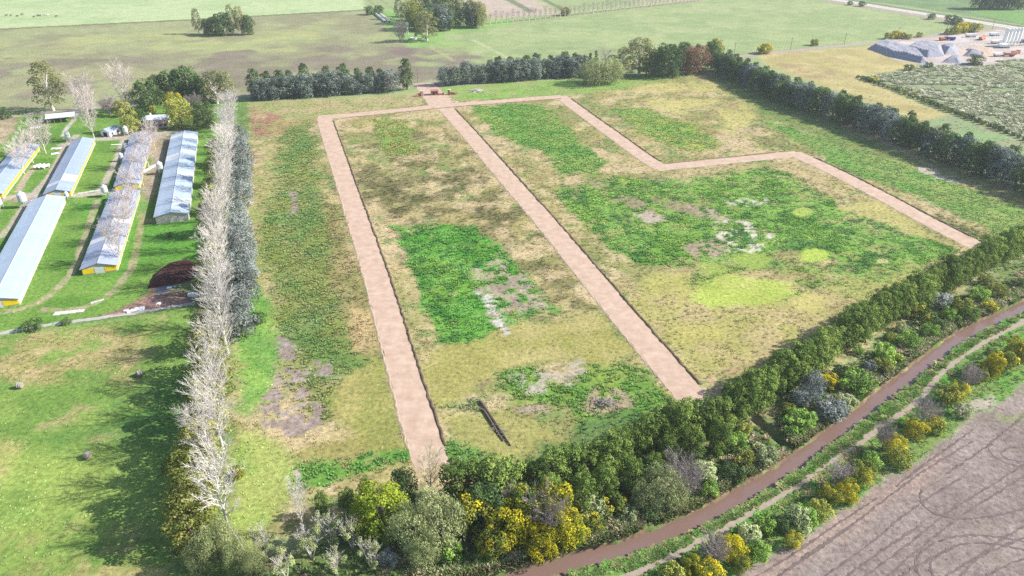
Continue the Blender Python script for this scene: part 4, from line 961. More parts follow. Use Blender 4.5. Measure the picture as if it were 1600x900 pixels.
def silo(px, py, lb, s=1.0):
    x, y = G(px, py); t = thing('feed_silo', lb, 'silo', (x, y, 0), random.uniform(0,6), 'feed silos', s)
    MB().lathe([(1.15,2.2),(1.25,2.3),(1.25,4.6),(1.27,4.65)], n=16).obj('tank', M_steel, t)
    MB().lathe([(1.3,4.6),(.3,5.4),(.28,5.6),(.02,5.62)], n=16).obj('roof_cone', M_steel, t)
    MB().lathe([(.22,.9),(1.2,2.3),(1.15,2.35)], n=16).obj('hopper', M_steel, t)
    for k in range(4):
        a = k*math.pi/2+.4; MB().tube([(1.22*math.cos(a), 1.22*math.sin(a), -.05), (1.22*math.cos(a), 1.22*math.sin(a), 3.2)], .07, 5).obj('leg', M_steel, t)
    MB().tube([(.2,0,1.0),(2.6,0,2.2)], .12, 6).obj('auger_pipe', M_steel, t)
for px, py, lb, s in ((108,221,'feed silo at the far left corner of the yellow-curtained barn',1.0), (198,212,'feed silo beside the small grey shed',1.0), (197,236,'feed silo at the left of the narrow barn, far one',.8), (191,252,'feed silo at the left of the narrow barn, near one',.8), (252,272,'feed silo between the narrow barn and the white-sheeted barn',1.15), (166,307,'feed silo at the far end of the lower grey barn',1.0), (39,324,'large feed silo at the far left corner of the lowest barn',1.3), (1,328,'feed silo cut by the left edge of the picture',1.15), (106,312,'small feed silo at the far right corner of the lowest barn',.7)):
    silo(px, py, lb, s)
def rot2(p, a): return (p[0]*math.cos(a)-p[1]*math.sin(a), p[0]*math.sin(a)+p[1]*math.cos(a))
def gable(name, label, c, L_, wd, eave, ridge, rz, roofm, wallm, cat, opening=True, open_sides=False):
    t = thing(name, label, cat, c, rz); hw_ = wd/2
    if open_sides:
        for sx in (-1, 1):
            for k in range(5):
                MB().tube([(-L_/2+.4+k*(L_-.8)/4, sx*(hw_-.3), -.05), (-L_/2+.4+k*(L_-.8)/4, sx*(hw_-.3), eave)], .13, 5).obj('post', M_wood, t)
        MB().box((0, hw_-.4, eave/2), (L_-.6, .12, eave-.2)).obj('back_wall', M_wall, t)
    else:
        for s in (-1, 1): MB().box((0, s*(hw_-.15), eave/2), (L_-.3, .2, eave)).obj('wall', wallm, t)
        for s in (-1, 1):
            x = s*(L_/2-.25); g = MB()
            vs = [(x-.1, -hw_+.26, 0), (x-.1, hw_-.26, 0), (x-.1, hw_-.26, eave-.05), (x-.1, 0, ridge-.1), (x-.1, -hw_+.26, eave-.05)]; vs += [(a+.2, b, c_) for a, b, c_ in vs]
            g.add(vs, [(4,3,2,1,0), (5,6,7,8,9)]+[(i, (i+1) % 5, (i+1) % 5+5, i+5) for i in range(5)]); g.obj('gable_wall', wallm, t)
        if opening:
            MB().box((-L_/2+.1, 0, 1.15), (.12, wd*.4, 2.2)).obj('door', M_dark, t)
            for k in (-1, 1): MB().box((k*L_*.25, -hw_+.02, 1.5), (1.2, .1, 1.1)).obj('window', M_dark, t)
    for s in (-1, 1):
        g = MB(); vs = [(-L_/2-.3, 0, ridge), (L_/2+.3, 0, ridge), (L_/2+.3, s*(hw_+.35), eave-.05), (-L_/2-.3, s*(hw_+.35), eave-.05)]
        vs = vs+[(a, b, z-.07) for a, b, z in vs]
        f = [(0,1,2,3),(7,6,5,4),(0,4,5,1),(1,5,6,2),(2,6,7,3),(3,7,4,0)]
        g.add(vs, [q[::-1] for q in f] if s > 0 else f); g.obj('roof_slope', roofm, t)
    MB().tube([(-L_/2-.3,0,ridge+.03),(L_/2+.3,0,ridge+.03)], .1, 5).obj('ridge_cap', roofm, t)
    return t
a = G(68,196); b = G(112,189)
gable('open_shed', 'open-sided shed with a low white roof near the lane', ((a[0]+b[0])/2, (a[1]+b[1])/2+5), math.hypot(b[0]-a[0], b[1]-a[1]), 10, 3.2, 4.4, math.atan2(b[1]-a[1], b[0]-a[0])*.6, M_roofD, M_wall, 'shed', open_sides=True)
gable('small_shed', 'small grey gabled shed with dark open front in the farmyard', G(174,210), 8, 6.0, 2.7, 4.1, R(72), M_roofA, M_white, 'shed')
h_ = gable('farmhouse', 'white farmhouse with pale roof among the farmyard trees', G(246,192), 13, 8, 3.0, 4.6, R(10), M_roofD, M_white, 'house')
MB().box((5.5,-4.2,2.55),(4.5,3.2,.12)).obj('awning', noisy('teal_sheet', (.12,.36,.36), .1, 1), h_)
for k in (3.5, 7.5): MB().tube([(k,-5.6,-.05),(k,-5.6,2.5)], .09, 5).obj('awning_post', M_white, h_)
MB().box((-3,1.2,4.6),(.8,.8,1.5)).obj('chimney', M_white, h_)
gable('garden_shed', 'small brick-red outbuilding right below the farmhouse', G(256,198), 5, 4, 2.2, 3.0, R(12), noisy('red_sheet', (.36,.16,.13), .2, 1), M_wall, 'shed')
gable('garden_shed', 'low pale outbuilding left of the farmhouse', G(235,190), 5, 4, 2.4, 3.1, R(8), M_roofB, M_white, 'shed')
for i, px in enumerate((59.5, 66, 72.5)):
    x, y = G(px, 263); t = thing('gas_tank', ('leftmost','middle','rightmost')[i]+' of three white gas tanks on the grass between the barns', 'tank', (x, y), R(68), 'gas tanks')
    pr = [(.02,0),(.36,.1),(.58,.4),(.62,.8),(.62,3.6),(.58,4.0),(.36,4.3),(.02,4.4)]
    o = MB().lathe(pr, (0,0,-2.2), 14).obj('vessel', M_white, t, True); o.rotation_euler = (0, R(90), 0); o.location = (0,0,1.2)
    for k in (-1.2, 1.2): MB().box((k,0,.32),(.35,1.1,.7)).obj('saddle', M_conc, t)
    MB().lathe([(.22,0),(.22,.3),(.05,.38)], (0,0,1.78), 8).obj('valve_cap', M_steel, t)
def slab(px, py, dx, dy, rz, lb, m=M_conc, h=.12, name='concrete_slab', cat='slab', n=4):
    """a ragged stack of sheets or broken slab"""
    x, y = G(px, py); t = thing(name, lb, cat, (x, y), rz)
    r = random.Random(int(px*7+py)); 
    for k in range(n):
        MB().box((dx*(-.5+(k+.5)/n), r.uniform(-.1,.1)*dy, h*.5+.02*k), (dx/n*.96, dy*r.uniform(.75,1), h), r.uniform(-.04,.04)).obj('piece', m, t)
slab(139,300,9,1.6,R(28),'broken pale slab beside the silo at the lower grey barn')
slab(88,232,5,3.5,R(15),'pale stacked sheets beside the farm track left of the silo')
slab(86,240,3.5,2.5,R(35),'smaller stack of pale sheets below the first stack', M_white)
slab(235,263,16,1.5,R(80),'long white plastic sheet lying between the right-hand barns', M_white, .3, 'plastic_sheet', 'sheet', 6)
slab(55,200,5,3,R(5),'white sheet heap in front of the open shed', M_white, .4, 'plastic_sheet', 'sheet', 3)
slab(183,226,6,1.0,R(4),'white boards on the grass edge near the farm track', M_white, .15, 'board_stack', 'boards', 3)
slab(108,488,9,2.4,R(10),'grey puddled slab beside the lower farm track', M_conc, .05, 'concrete_slab', 'slab', 4)
slab(152,471,4,1.3,R(35),'pale slab piece on the lower farm track', M_conc, .08)
slab(302,462,3.2,2.0,R(3),'white crate at the foot of the poplar row near the earth bank', M_white, .8, 'crate', 'crate', 2)
slab(218,484,3,2.4,R(12),'white block on the concrete strip, right of the pair', M_white, .5, 'rubble_block', 'rubble', 2)
slab(205,487,2.2,1.8,R(20),'white block on the concrete strip, middle of the three', M_white, .5, 'rubble_block', 'rubble', 2)
slab(197,487,1.4,1.2,R(0),'small white block on the concrete strip, left of the three', M_white, .5, 'rubble_block', 'rubble', 2)
slab(248,476,1.6,1.2,R(30),'white rubble lump on the reddish earth bank', M_white, .5, 'rubble_block', 'rubble', 2)
slab(265,450,1.6,1.0,R(10),'white scrap lying in the small blue puddle', M_white, .3, 'rubble_block', 'rubble', 2)

def heap(name, label, cat, poly, h, mat, slope=.7, res=.8, rough=.25, kind=None):
    """a heap with slopes at the angle of repose over a footprint polygon (world)"""
    xs = [p[0] for p in poly]; ys_ = [p[1] for p in poly]; cx, cy = sum(xs)/len(xs), sum(ys_)/len(ys_)
    nx = int((max(xs)-min(xs)+2)/res)+1; ny = int((max(ys_)-min(ys_)+2)/res)+1
    gx, gy = np.meshgrid(np.linspace(min(xs)-1, max(xs)+1, nx), np.linspace(min(ys_)-1, max(ys_)+1, ny))
    sdv = poly_sd(poly, gx.ravel(), gy.ravel()); fx_, fy_ = gx.ravel(), gy.ravel()
    z = np.minimum(h*(.8+.4*fbm(fx_, fy_, 9, 3, 8)), sdv*slope) + (fbm(fx_, fy_, 2.5, 4, 6)-.5)*rough*np.clip(sdv, 0, 2)
    z = np.where(sdv > 0, np.maximum(z, .02), -.3)
    vs = np.stack([fx_-cx, fy_-cy, z], 1); I = np.arange(nx*ny).reshape(ny, nx)
    q = np.stack([I[:-1,:-1], I[:-1,1:], I[1:,1:], I[1:,:-1]], -1).reshape(-1, 4)
    keep = (sdv[q] > -res*1.5).all(1)
    me = bpy.data.meshes.new(name); me.from_pydata(vs.tolist(), [], q[keep].tolist()); me.materials.append(mat); me.update()
    o = link(name, me); o.location = (cx, cy, 0)
    return tag(o, label, cat)
heap('manure_heap', 'dark red-brown manure heap beside the poplar row', 'heap', GL([(229,452),(238,430),(262,412),(292,405),(314,412),(312,425),(296,440),(265,446)]), 1.1, noisy('manure', alb(84,48,44), .35, 1.0, 1, .8, .3), .5, .6, .8)
M_pud, t_, p_ = newmat('puddle_water'); p_.inputs['Base Color'].default_value = (.05,.06,.09,1); p_.inputs['Roughness'].default_value = .08
pd = smooth(GL([(240,457),(250,448),(268,443),(285,442),(270,448),(262,455),(248,459)]), 2)
o = MB().add([(x, y, .03) for x, y in pd], [tuple(range(len(pd)))]).obj('puddle', M_pud); struct(o)
if o.data.polygons[0].normal.z < 0: o.data.flip_normals()
heap('earth_bank', 'low reddish earth bank above the pale concrete strip', 'heap', GL([(165,494),(215,472),(235,462),(292,464),(300,472),(230,484)]), .35, noisy('red_earth', alb(186,142,124), .25, .8, 1, .6, .2), .3, .7, .5)
# hay bales
for px, py, lb in ((32,606,'round hay bale at the left edge of the lower meadow'), (219,587,'round hay bale near the tree shadow in the lower meadow'), (138,715,'round hay bale lowest in the lower meadow')):
    x, y = G(px, py); t = thing('hay_bale', lb, 'hay bale', (x, y), random.uniform(0,3), 'hay bales in the lower meadow')
    o = MB().lathe([(.1,-.72),(.75,-.72),(.84,-.62),(.86,0),(.84,.62),(.75,.72),(.1,.72)], n=18).obj('roll', noisy('hay', (.27,.23,.19), .3, 6, 1, .8, .1), t); o.rotation_euler = (R(90),0,0); o.location = (0,0,.84)
    for k in (-.3,.3):
        o = MB().lathe([(.868,-.03),(.868,.03)], n=18).obj('twine', M_white, t); o.rotation_euler = (R(90),0,0); o.location = (0,k,.84)

# ---- in the plot: brush pile and felled trunks
x, y = G(945,632); t = thing('brush_pile', 'pile of cut pale branches lying near the lower end of the middle plot', 'brush pile', (x, y)); r = random.Random(5)
for k in range(60):
    a = r.uniform(0,6.28); d = abs(r.gauss(0,2.0)); l = r.uniform(1.5,4); b = r.uniform(0,3.14); z = max(.15, 1.5-d*.42)*r.uniform(.4,1)
    c = (d*1.3*math.cos(a), d*math.sin(a), z); v = (math.cos(b)*l/2, math.sin(b)*l/2, r.uniform(-.4,.4))
    MB().tube([tuple(c[i]-v[i] if i < 2 else max(.05, c[i]-v[i]) for i in range(3)), tuple(c[i]+v[i] if i < 2 else max(.05, c[i]+v[i]) for i in range(3))], [r.uniform(.05,.12), .03], 4).obj('branch', M_barew, t)
for (p0, p1, r0, lb) in (((752,630),(798,697),.38,'long felled trunk lying near the lower end of the middle plot'), ((756,642),(786,690),.30,'shorter felled trunk lying beside the long one')):
    a = G(*p0); b = G(*p1); t = thing('felled_trunk', lb, 'log', (a[0], a[1])); d = (b[0]-a[0], b[1]-a[1]); mb = MB()
    mb.tube([(0,0,r0), (d[0]*.3, d[1]*.3, r0*1.1), (d[0]*.7, d[1]*.7, r0*.8), (d[0], d[1], r0*.6)], [r0*1.1, r0, r0*.75, r0*.4], 8).obj('log', M_bark, t)
    mb = MB()
    for k in range(9):
        q = r.uniform(-1.3,1.3); mb.tube([(0,0,r0), (q-d[0]*.05, -d[1]*.06*r.random()+r.uniform(-.6,.6), r.uniform(.1,1.2))], [.16,.04], 4)
    mb.obj('root_plate', M_bark, t)
    for k in range(14):
        u = r.uniform(.45,1); q = r.uniform(-1.8,1.8); MB().tube([(d[0]*u, d[1]*u, r0*.8), (d[0]*u+q+.6, d[1]*u-1.2*r.random(), r.uniform(.05,1.0))], [.08,.03], 4).obj('branch', M_barew, t)
a = G(358,829); t = thing('fallen_trunk', 'pale dead trunk leaning down from the last poplar to the bottom edge', 'log', (a[0], a[1])); b = G(386,868)
MB().tube([(0,0,2.5), ((b[0]-a[0])*.5, (b[1]-a[1])*.5, 1.6), (b[0]-a[0], b[1]-a[1], .2)], [.12,.17,.22], 6).obj('log', M_barkp, t)
MB().tube([((b[0]-a[0])*.5, (b[1]-a[1])*.5, 1.6), ((b[0]-a[0])*.3+1.2, (b[1]-a[1])*.3, 2.6)], [.08,.03], 5).obj('branch', M_barkp, t)

# ---- entrance gate of salmon brickwork
M_brick = noisy('salmon_brick', alb(206,140,120), .18, 2.5, .9, .5, .03)
def gatewall(px, py, lb, arc, rz):
    x, y = G(px, py); t = thing('gate_wall', lb, 'wall', (x, y), rz, 'entrance gate walls')
    MB().box((0,0,1.6),(1.5,1.5,3.2)).obj('pillar', M_brick, t); MB().box((0,0,3.28),(1.9,1.9,.18)).obj('pillar_cap', M_conc, t)
    for k in range(arc):
        a = .25*k; cx, cy = 1.6+k*1.25, .16*k*k
        MB().box((cx, cy, .9-.06*k),(1.4,.45,1.8-.12*k), a).obj('wall_panel', M_brick, t)
gatewall(659,150,'salmon brick gate wall at the left side of the entrance', 2, R(200))
gatewall(702,148,'salmon brick gate wall at the right side of the entrance', 3, R(-10))
x, y = G(679,148); t = thing('gate_house', 'small salmon gatehouse in the middle of the entrance', 'gatehouse', (x, y), R(10))
MB().box((0,0,1.4),(4.5,3.2,2.8)).obj('wall', M_brick, t); MB().box((0,0,2.9),(5.4,4.2,.22)).obj('roof', M_brick, t)
MB().box((-.6,-1.62,1.1),(1.0,.1,2.1)).obj('door', M_dark, t); MB().box((1.2,-1.62,1.6),(1.1,.1,1.0)).obj('window', M_dark, t); MB().box((4.2,-.8,.5),(3.6,2.2,1.0)).obj('planter_wall', M_brick, t)
x, y = G(745,143); t = thing('brush_pile', 'small pile of pale cut branches right of the entrance', 'brush pile', (x, y))
for k in range(40):
    a = r.uniform(0,6.28); d = abs(r.gauss(0,2.4)); b = r.uniform(0,3.14); l = r.uniform(2,4.5); z = max(.2, 1.8-d*.4)*r.random()
    MB().tube([(d*1.4*math.cos(a)-math.cos(b)*l/2, d*math.sin(a)-math.sin(b)*l/2, z+.1), (d*1.4*math.cos(a)+math.cos(b)*l/2, d*math.sin(a)+math.sin(b)*l/2, z+.4)], [.16,.07], 4).obj('branch', M_bare, t)

# ---- utility poles
def pole(px, py, h, lb):
    x, y = G(px, py); t = thing('utility_pole', lb, 'pole', (x, y), R(10), 'utility poles along the lane')
    MB().tube([(0,0,-.2),(0,0,h)], [.24,.16], 6).obj('post', M_wood, t); MB().box((0,0,h-.7),(2.4,.18,.2)).obj('crossarm', M_wood, t)
    for k in (-1,0,1): MB().lathe([(.08,0),(.1,.2),(.03,.3)], (k,0,h-.58), 6).obj('insulator', M_white, t)
for i, (px, py, lb) in enumerate(((653,129,'pole beside the entrance road behind the gap in the trees'), (1147,86,'pole behind the corner of the plot, left of the tan plot'), (1235,78,'pole along the lane above the tan plot'), (1319,70,'pole along the lane left of the gravel yard'), (1402,60,'pole above the yellow bushes left of the gravel yard'), (1478,52,'pole beside the long yellow hedge at the gravel yard'), (1550,46,'pole at the gravel yard beside the highway'))):
    pole(px, py, 9.5, 'wooden utility '+lb)

# ---- gravel yard
M_grav = noisy('grey_gravel', alb(172,174,188), .15, .6, 1, .5, .2)
M_sand = noisy('sand', alb(220,192,168), .15, .6, 1, .4, .2)
for lb, poly, h, m in (('long grey gravel ridge at the left edge of the yard', [(1355,76),(1375,67),(1392,68),(1440,84),(1452,99),(1438,99),(1390,89)], 6.5, M_grav),
    ('large grey gravel heap right behind the long ridge', [(1408,80),(1420,72),(1440,70),(1476,78),(1476,88),(1450,90),(1428,86)], 7, M_grav),
    ('pale grey gravel heap adjoining the large heap on its right', [(1462,76),(1482,70),(1500,78),(1494,84),(1476,86)], 6, M_grav),
    ('small grey heap at the lower edge of the yard', [(1470,98),(1480,91),(1496,89),(1508,96),(1500,99)], 5, M_grav),
    ('small grey and sandy heap in the middle of the yard', [(1504,88),(1512,80),(1532,84),(1538,88),(1524,89)], 5, M_grav),
    ('flat sandy heap behind the small middle heap', [(1508,78),(1520,72),(1552,78),(1556,84),(1536,86)], 2.5, M_sand),
    ('dark low heap at the lower left tip of the yard', [(1434,104),(1448,100),(1458,103),(1450,106)], 1.8, M_grav),
    ('pale low heap along the upper left side of the yard', [(1380,66),(1400,64),(1412,70),(1405,76),(1390,72)], 3, M_sand)):
    heap('gravel_heap', lb, 'heap', GL(poly), h*.68, m, .88, 1.2, .4)
M_rub = noisy('rubber', (.03,.03,.03), .2, 2)
def truck(px, py, rz, colr, lb, bed=True):
    x, y = G(px, py); t = thing('truck', lb, 'truck', (x, y), rz, 'trucks in the gravel yard'); cm = noisy('truck_paint', colr, .08, 1, .5, 0)
    g = MB(); pr = [(3.0,.7),(4.7,.7),(4.7,1.9),(4.3,3.0),(3.0,3.0)]; vs = [(x_, s*1.2, z) for s in (-1,1) for x_, z in pr]
    g.add(vs, [(0,1,2,3,4),(9,8,7,6,5)]+[(i, i+5, (i+1) % 5+5, (i+1) % 5) for i in range(5)]); g.obj('cab', cm, t)
    MB().box((4.55,0,2.35),(.25,2.1,.8)).obj('windscreen', M_dark, t)
    MB().box((-.3,0,.85),(8.4,1.0,.35)).obj('chassis', M_rub, t)
    g = MB(); vs = [(-4.3,-1.25,1.1),(2.7,-1.25,1.1),(2.9,-1.35,2.7),(-4.5,-1.35,2.7)]; vs += [(a, -b, c) for a, b, c in vs]
    g.add(vs, [(0,1,2,3),(7,6,5,4),(0,4,5,1),(1,5,6,2),(2,6,7,3),(3,7,4,0)]); g.obj('bed' if bed else 'cargo_box', cm, t)
    for wx in (3.6, -1.6, -3.0):
        for s in (-1, 1):
            o = MB().lathe([(.1,-.18),(.5,-.18),(.52,.18),(.1,.18)], n=10).obj('wheel', M_rub, t); o.rotation_euler = (R(90),0,0); o.location = (wx, s*1.1, .5)
for a in ((1483,63,R(175),(.03,.06,.28),'blue dump truck at the upper edge of the gravel yard'), (1474,63,R(20),(.45,.16,.03),'orange-brown loader truck left of the blue truck'), (1516,58,R(5),(.75,.75,.75),'white truck under the yellow hedge in the gravel yard'), (1534,62,R(40),(.55,.22,.08),'orange truck in the middle of the yard behind the heaps'), (1553,56,R(8),(.7,.72,.75),'white truck by the plant, farthest of the parked ones'), (1556,68,R(10),(.75,.75,.78),'white truck parked left of the tall white plant'), (1568,75,R(0),(.6,.62,.65),'grey-white truck parked below the tall white plant'), (1560,88,R(12),(.7,.7,.7),'white truck at the lower edge of the yard'), (1586,85,R(30),(.3,.10,.06),'dark red truck at the lower right of the yard'), (1595,66,R(90),(.12,.14,.2),'dark truck at the right edge of the yard'), (1575,88,R(170),(.5,.2,.12),'rust-red truck beside the white one at the lower edge')):
    truck(*a)
x, y = G(1578,72); t = thing('concrete_plant', 'tall white concrete plant with upright silos at the right of the yard', 'plant', (x, y), R(15))
for k in range(5): MB().lathe([(.3,1.5),(1.6,4),(1.6,13.5),(1.0,14.4),(.1,14.5)], (-7+k*3.5,0,0), 14).obj('silo', M_white, t)
for k in range(6):
    for s in (-1.7,1.7): MB().tube([(-8.7+k*3.5,s,-.1),(-8.7+k*3.5,s,5)], .18, 5).obj('leg', M_steel, t)
MB().box((0,-1.9,14.8),(17.5,.9,.15)).obj('walkway', M_steel, t); MB().tube([(9,0,0.6),(20,-3,1),(9.5,0,11)], [.5,.5,.5], 5).obj('conveyor', M_steel, t)
MB().box((-11,-3,1.6),(6,4,3.2)).obj('control_cabin', M_white, t)

# ---- far small things
x, y = G(637,56); t = thing('windmill', 'small white water-pumping windmill in the far field by the grove', 'windmill', (x, y))
for k in range(4):
    a = k*math.pi/2+.78; MB().tube([(1.3*math.cos(a),1.3*math.sin(a),-.1),(.12*math.cos(a),.12*math.sin(a),10)], .14, 4).obj('leg', M_white, t)
for z in (3.2,6.4):
    q = 1.3*(1-z/10.6); g = MB()
    for k in range(4):
        a = k*math.pi/2+.78; b = a+math.pi/2; g.tube([(q*math.cos(a),q*math.sin(a),z),(q*math.cos(b),q*math.sin(b),z)], .08, 4)
    g.obj('brace', M_white, t)
wh = bpy.data.objects.new('wheel', None); wh = MB().tube([(0,.2,10.2),(0,-.7,10.2)], .25, 6).obj('wheel', M_white, t)
bl = MB().add([(.25,-.6,-.1),(1.6,-.65,-.38),(1.6,-.55,.38),(.25,-.6,.1)], [(0,1,2,3)]).mesh('blade', M_white)
for k in range(12):
    o = link('blade', bl, wh); o.location = (0,0,10.2); o.rotation_euler = (0, k*math.pi/6, 0)
MB().box((0,1.4,10.2),(.06,1.8,.9)).obj('tail_vane', M_white, t)
x, y = G(646,61); t = thing('water_tank', 'low pale water tank beside the far windmill', 'tank', (x, y)); MB().lathe([(3.0,-.1),(3.0,1.3),(2.7,1.3),(2.7,.9),(.1,.9)], n=20).obj('basin', M_conc, t); MB().box((5.5,0,.5),(5,1,1)).obj('trough', M_conc, t)
for d, lb in ((0,'long wrapped silage bag in the far field, left one of the pair'), (4.5,'long wrapped silage bag in the far field, right one of the pair')):
    a = G(587,23); b = G(602,35); t = thing('silage_bag', lb, 'silage bag', (a[0]+d, a[1])); v = (b[0]-a[0], b[1]-a[1])
    MB().tube([(v[0]*u, v[1]*u, .75) for u in (0,.03,.3,.6,.97,1)], [.4,1.15,1.25,1.2,1.15,.4], 10).obj('bag', noisy('silage_plastic', (.62,.58,.55), .1, .4, .5), t, True)
    MB().tube([(v[0]*u, v[1]*u, .75) for u in (.985,1.015)], [1.0,.5], 8).obj('bag_end', M_rub, t)
def cow(px, py, colr, lb, rz):
    x, y = G(px, py); me_ = noisy('cow_hide', colr, .2, 2)
    t = thing('cow', lb, 'cow', (x, y), rz, 'cattle in the far pasture')
    g = MB(); g.tube([(-1.05,0,1.15),(-.9,0,1.1),(-.3,0,.98),(.4,0,.95),(.85,0,1.1),(1.15,0,1.25),(1.45,0,1.15),(1.85,0,.95)], [.14,.36,.42,.44,.38,.24,.2,.1], 8)
    for sx, sy in ((-.85,.22),(-.85,-.22),(.7,.22),(.7,-.22)): g.tube([(sx,sy,.95),(sx+.06*(1 if sx > 0 else -1),sy,.5),(sx,sy,0)], [.17,.09,.07], 5)
    g.tube([(-1.1,0,1.25),(-1.2,0,.5)], [.05,.03], 4); g.tube([(1.42,.1,1.3),(1.42,.36,1.34)], [.07,.02], 4); g.tube([(1.42,-.1,1.3),(1.42,-.36,1.34)], [.07,.02], 4)
    g.obj('body', me_, t, True)
cows = [(10,25),(17,25),(27,26),(35,23.5),(53,27),(59,25),(62,25.4),(70,24.5),(75,24.6),(88,26.5)]
for i, (px, py) in enumerate(cows):
    wht = i in (7, 8); cow(px, py, (.6,.56,.5) if wht else (.03,.025,.02), ('white' if wht else 'dark')+' cow grazing in the far upper-left pasture, %s of the herd from the left' % ordw(i+1), random.uniform(0,6.28))

# ================================================================== GROUND COVER (weeds, grass, scrub): too many to count
def tuft_mesh(name, blades, wd, ht, mat, seed):
    r = random.Random(seed); mb = MB()
    for k in range(blades):
        a = r.uniform(0,6.28); d = r.uniform(0,.5)*wd; l = r.uniform(.5,1)*ht; le = r.uniform(.5,1.3)*ht; s = r.uniform(.12,.22)*wd
        c = (d*math.cos(a), d*math.sin(a)); o = (math.cos(a)*le*.6, math.sin(a)*le*.6); p = (-math.sin(a)*s, math.cos(a)*s)
        mb.add([(c[0]-p[0], c[1]-p[1], -.03), (c[0]+p[0], c[1]+p[1], -.03), (c[0]+o[0]*.6+p[0]*1.1, c[1]+o[1]*.6+p[1]*1.1, l*.75), (c[0]+o[0], c[1]+o[1], l), (c[0]+o[0]*.6-p[0]*1.1, c[1]+o[1]*.6-p[1]*1.1, l*.75)], [(0,1,2,3,4)])
    return mb.mesh(name, mat)
def cover_mat():
    m, t, p = newmat('ground_cover'); N = t.nodes; L = t.links
    at = N.new('ShaderNodeAttribute'); at.attribute_type = 'INSTANCER'; at.attribute_name = 'tcol'
    L.new(at.outputs['Color'], p.inputs['Base Color']); t.nodes.remove(p)
    d = N.new('ShaderNodeBsdfDiffuse'); tr = N.new('ShaderNodeBsdfTranslucent'); mx = N.new('ShaderNodeMixShader'); mx.inputs[0].default_value = .38
    L.new(at.outputs['Color'], d.inputs[0]); L.new(at.outputs['Color'], tr.inputs[0]); L.new(d.outputs[0], mx.inputs[1]); L.new(tr.outputs[0], mx.inputs[2]); L.new(mx.outputs[0], N['Material Output'].inputs[0])
    return m
M_cover = cover_mat()
def scatter(name, label, cat, xs, ys_, col, scl, src):
    me = bpy.data.meshes.new(name); n = len(xs); me.vertices.add(n)
    me.vertices.foreach_set('co', np.stack([xs, ys_, ground_h(xs, ys_)], 1).ravel())
    a = me.attributes.new('tcol', 'FLOAT_COLOR', 'POINT'); a.data.foreach_set('color', np.concatenate([col, np.ones((n,1))], 1).astype(np.float32).ravel())
    a = me.attributes.new('scl', 'FLOAT_VECTOR', 'POINT'); a.data.foreach_set('vector', scl.astype(np.float32).ravel())
    a = me.attributes.new('rz', 'FLOAT_VECTOR', 'POINT'); z = np.zeros((n,3)); z[:,2] = rng.random(n)*6.28; a.data.foreach_set('vector', z.astype(np.float32).ravel())
    o = stuff(link(name, me), label, cat); me.materials.append(M_cover)
    ng = bpy.data.node_groups.new(name+'_nodes', 'GeometryNodeTree'); ng.is_modifier = True
    ng.interface.new_socket('Geometry', in_out='INPUT', socket_type='NodeSocketGeometry'); ng.interface.new_socket('Geometry', in_out='OUTPUT', socket_type='NodeSocketGeometry')
    N = ng.nodes; L = ng.links; gi = N.new('NodeGroupInput'); go = N.new('NodeGroupOutput')
    ip = N.new('GeometryNodeInstanceOnPoints'); oi = N.new('GeometryNodeObjectInfo'); oi.inputs['Object'].default_value = src
    L.new(gi.outputs[0], ip.inputs['Points']); L.new(oi.outputs['Geometry'], ip.inputs['Instance'])
    for nm, sk_ in (('scl','Scale'), ('rz','Rotation')):
        na = N.new('GeometryNodeInputNamedAttribute'); na.data_type = 'FLOAT_VECTOR'; na.inputs['Name'].default_value = nm; L.new(na.outputs['Attribute'], ip.inputs[sk_])
    L.new(ip.outputs[0], go.inputs[0])
    md = o.modifiers.new('cover', 'NODES'); md.node_group = ng
    return o
def source(name, me):
    o = bpy.data.objects.new(name, me); return o       # kept out of the scene: only a shape to repeat
S_weed = source('weed_shape', tuft_mesh('weed_shape', 9, 1.0, 1.0, M_cover, 1))
S_scrub = source('scrub_shape', tuft_mesh('scrub_shape', 26, 1.0, 1.0, M_cover, 2))
EXCL = [(rd(p), wd/2+.3) for p, wd, z in ROADS]+[(PATH, 1.3), (DITCH, 1.8), (STREAM, 2.9)]
def clear(xs, ys_):
    ok = np.ones(len(xs), bool)
    for p, d in EXCL: ok &= line_d(p, xs, ys_) > d
    return ok
n = 420000
yy = 92*np.exp(rng.random(n)*math.log(520/92)); xx = (rng.random(n)*2-1)*(yy*.70+42)
cc, dd, hh = ground_color(xx, yy)
# sample density is uniform per grid cell of the fan; accept by the wanted number per square metre, thinning with distance
cell = (math.log(520/92)*yy)*(2*(yy*.70+42))/n
want = np.minimum(dd, 1.6)*np.clip(170/yy, .25, 1.0)*.95
cl = fbm(xx, yy, 1.6, 3, 31)
ok = (rng.random(n) < want*cell*sstep(.3, .6, cl)*2) & (dd > .03)
xx, yy, cc, dd, hh = xx[ok], yy[ok], cc[ok], dd[ok], hh[ok]; ok = clear(xx, yy); xx, yy, cc, dd, hh = xx[ok], yy[ok], cc[ok], dd[ok], hh[ok]
n = len(xx); v = (rng.normal(size=n)*.35+2.0).clip(1.0, 3.2)[:, None]; tint = 1+rng.normal(size=(n,3))*.06
v = v*np.where(cc[:,0] > cc[:,1]*.95, .78, 1.0)[:, None]; lum = cc.mean(1)[:, None]; cc = cc*.82+lum*.18
far_f = np.clip(yy/190, 1, 1.7)
wid = (.45+.5*rng.random(n))*(0.5+.5*hh)*far_f; hgt_ = hh*(.45+.55*rng.random(n))
scatter('weeds_and_grass', 'weeds and dry grass covering the plot and banks', 'grass', xx, yy, np.clip(cc*v*tint, 0, .9), np.stack([wid, wid, hgt_], 1), S_weed)
print('tufts', n)
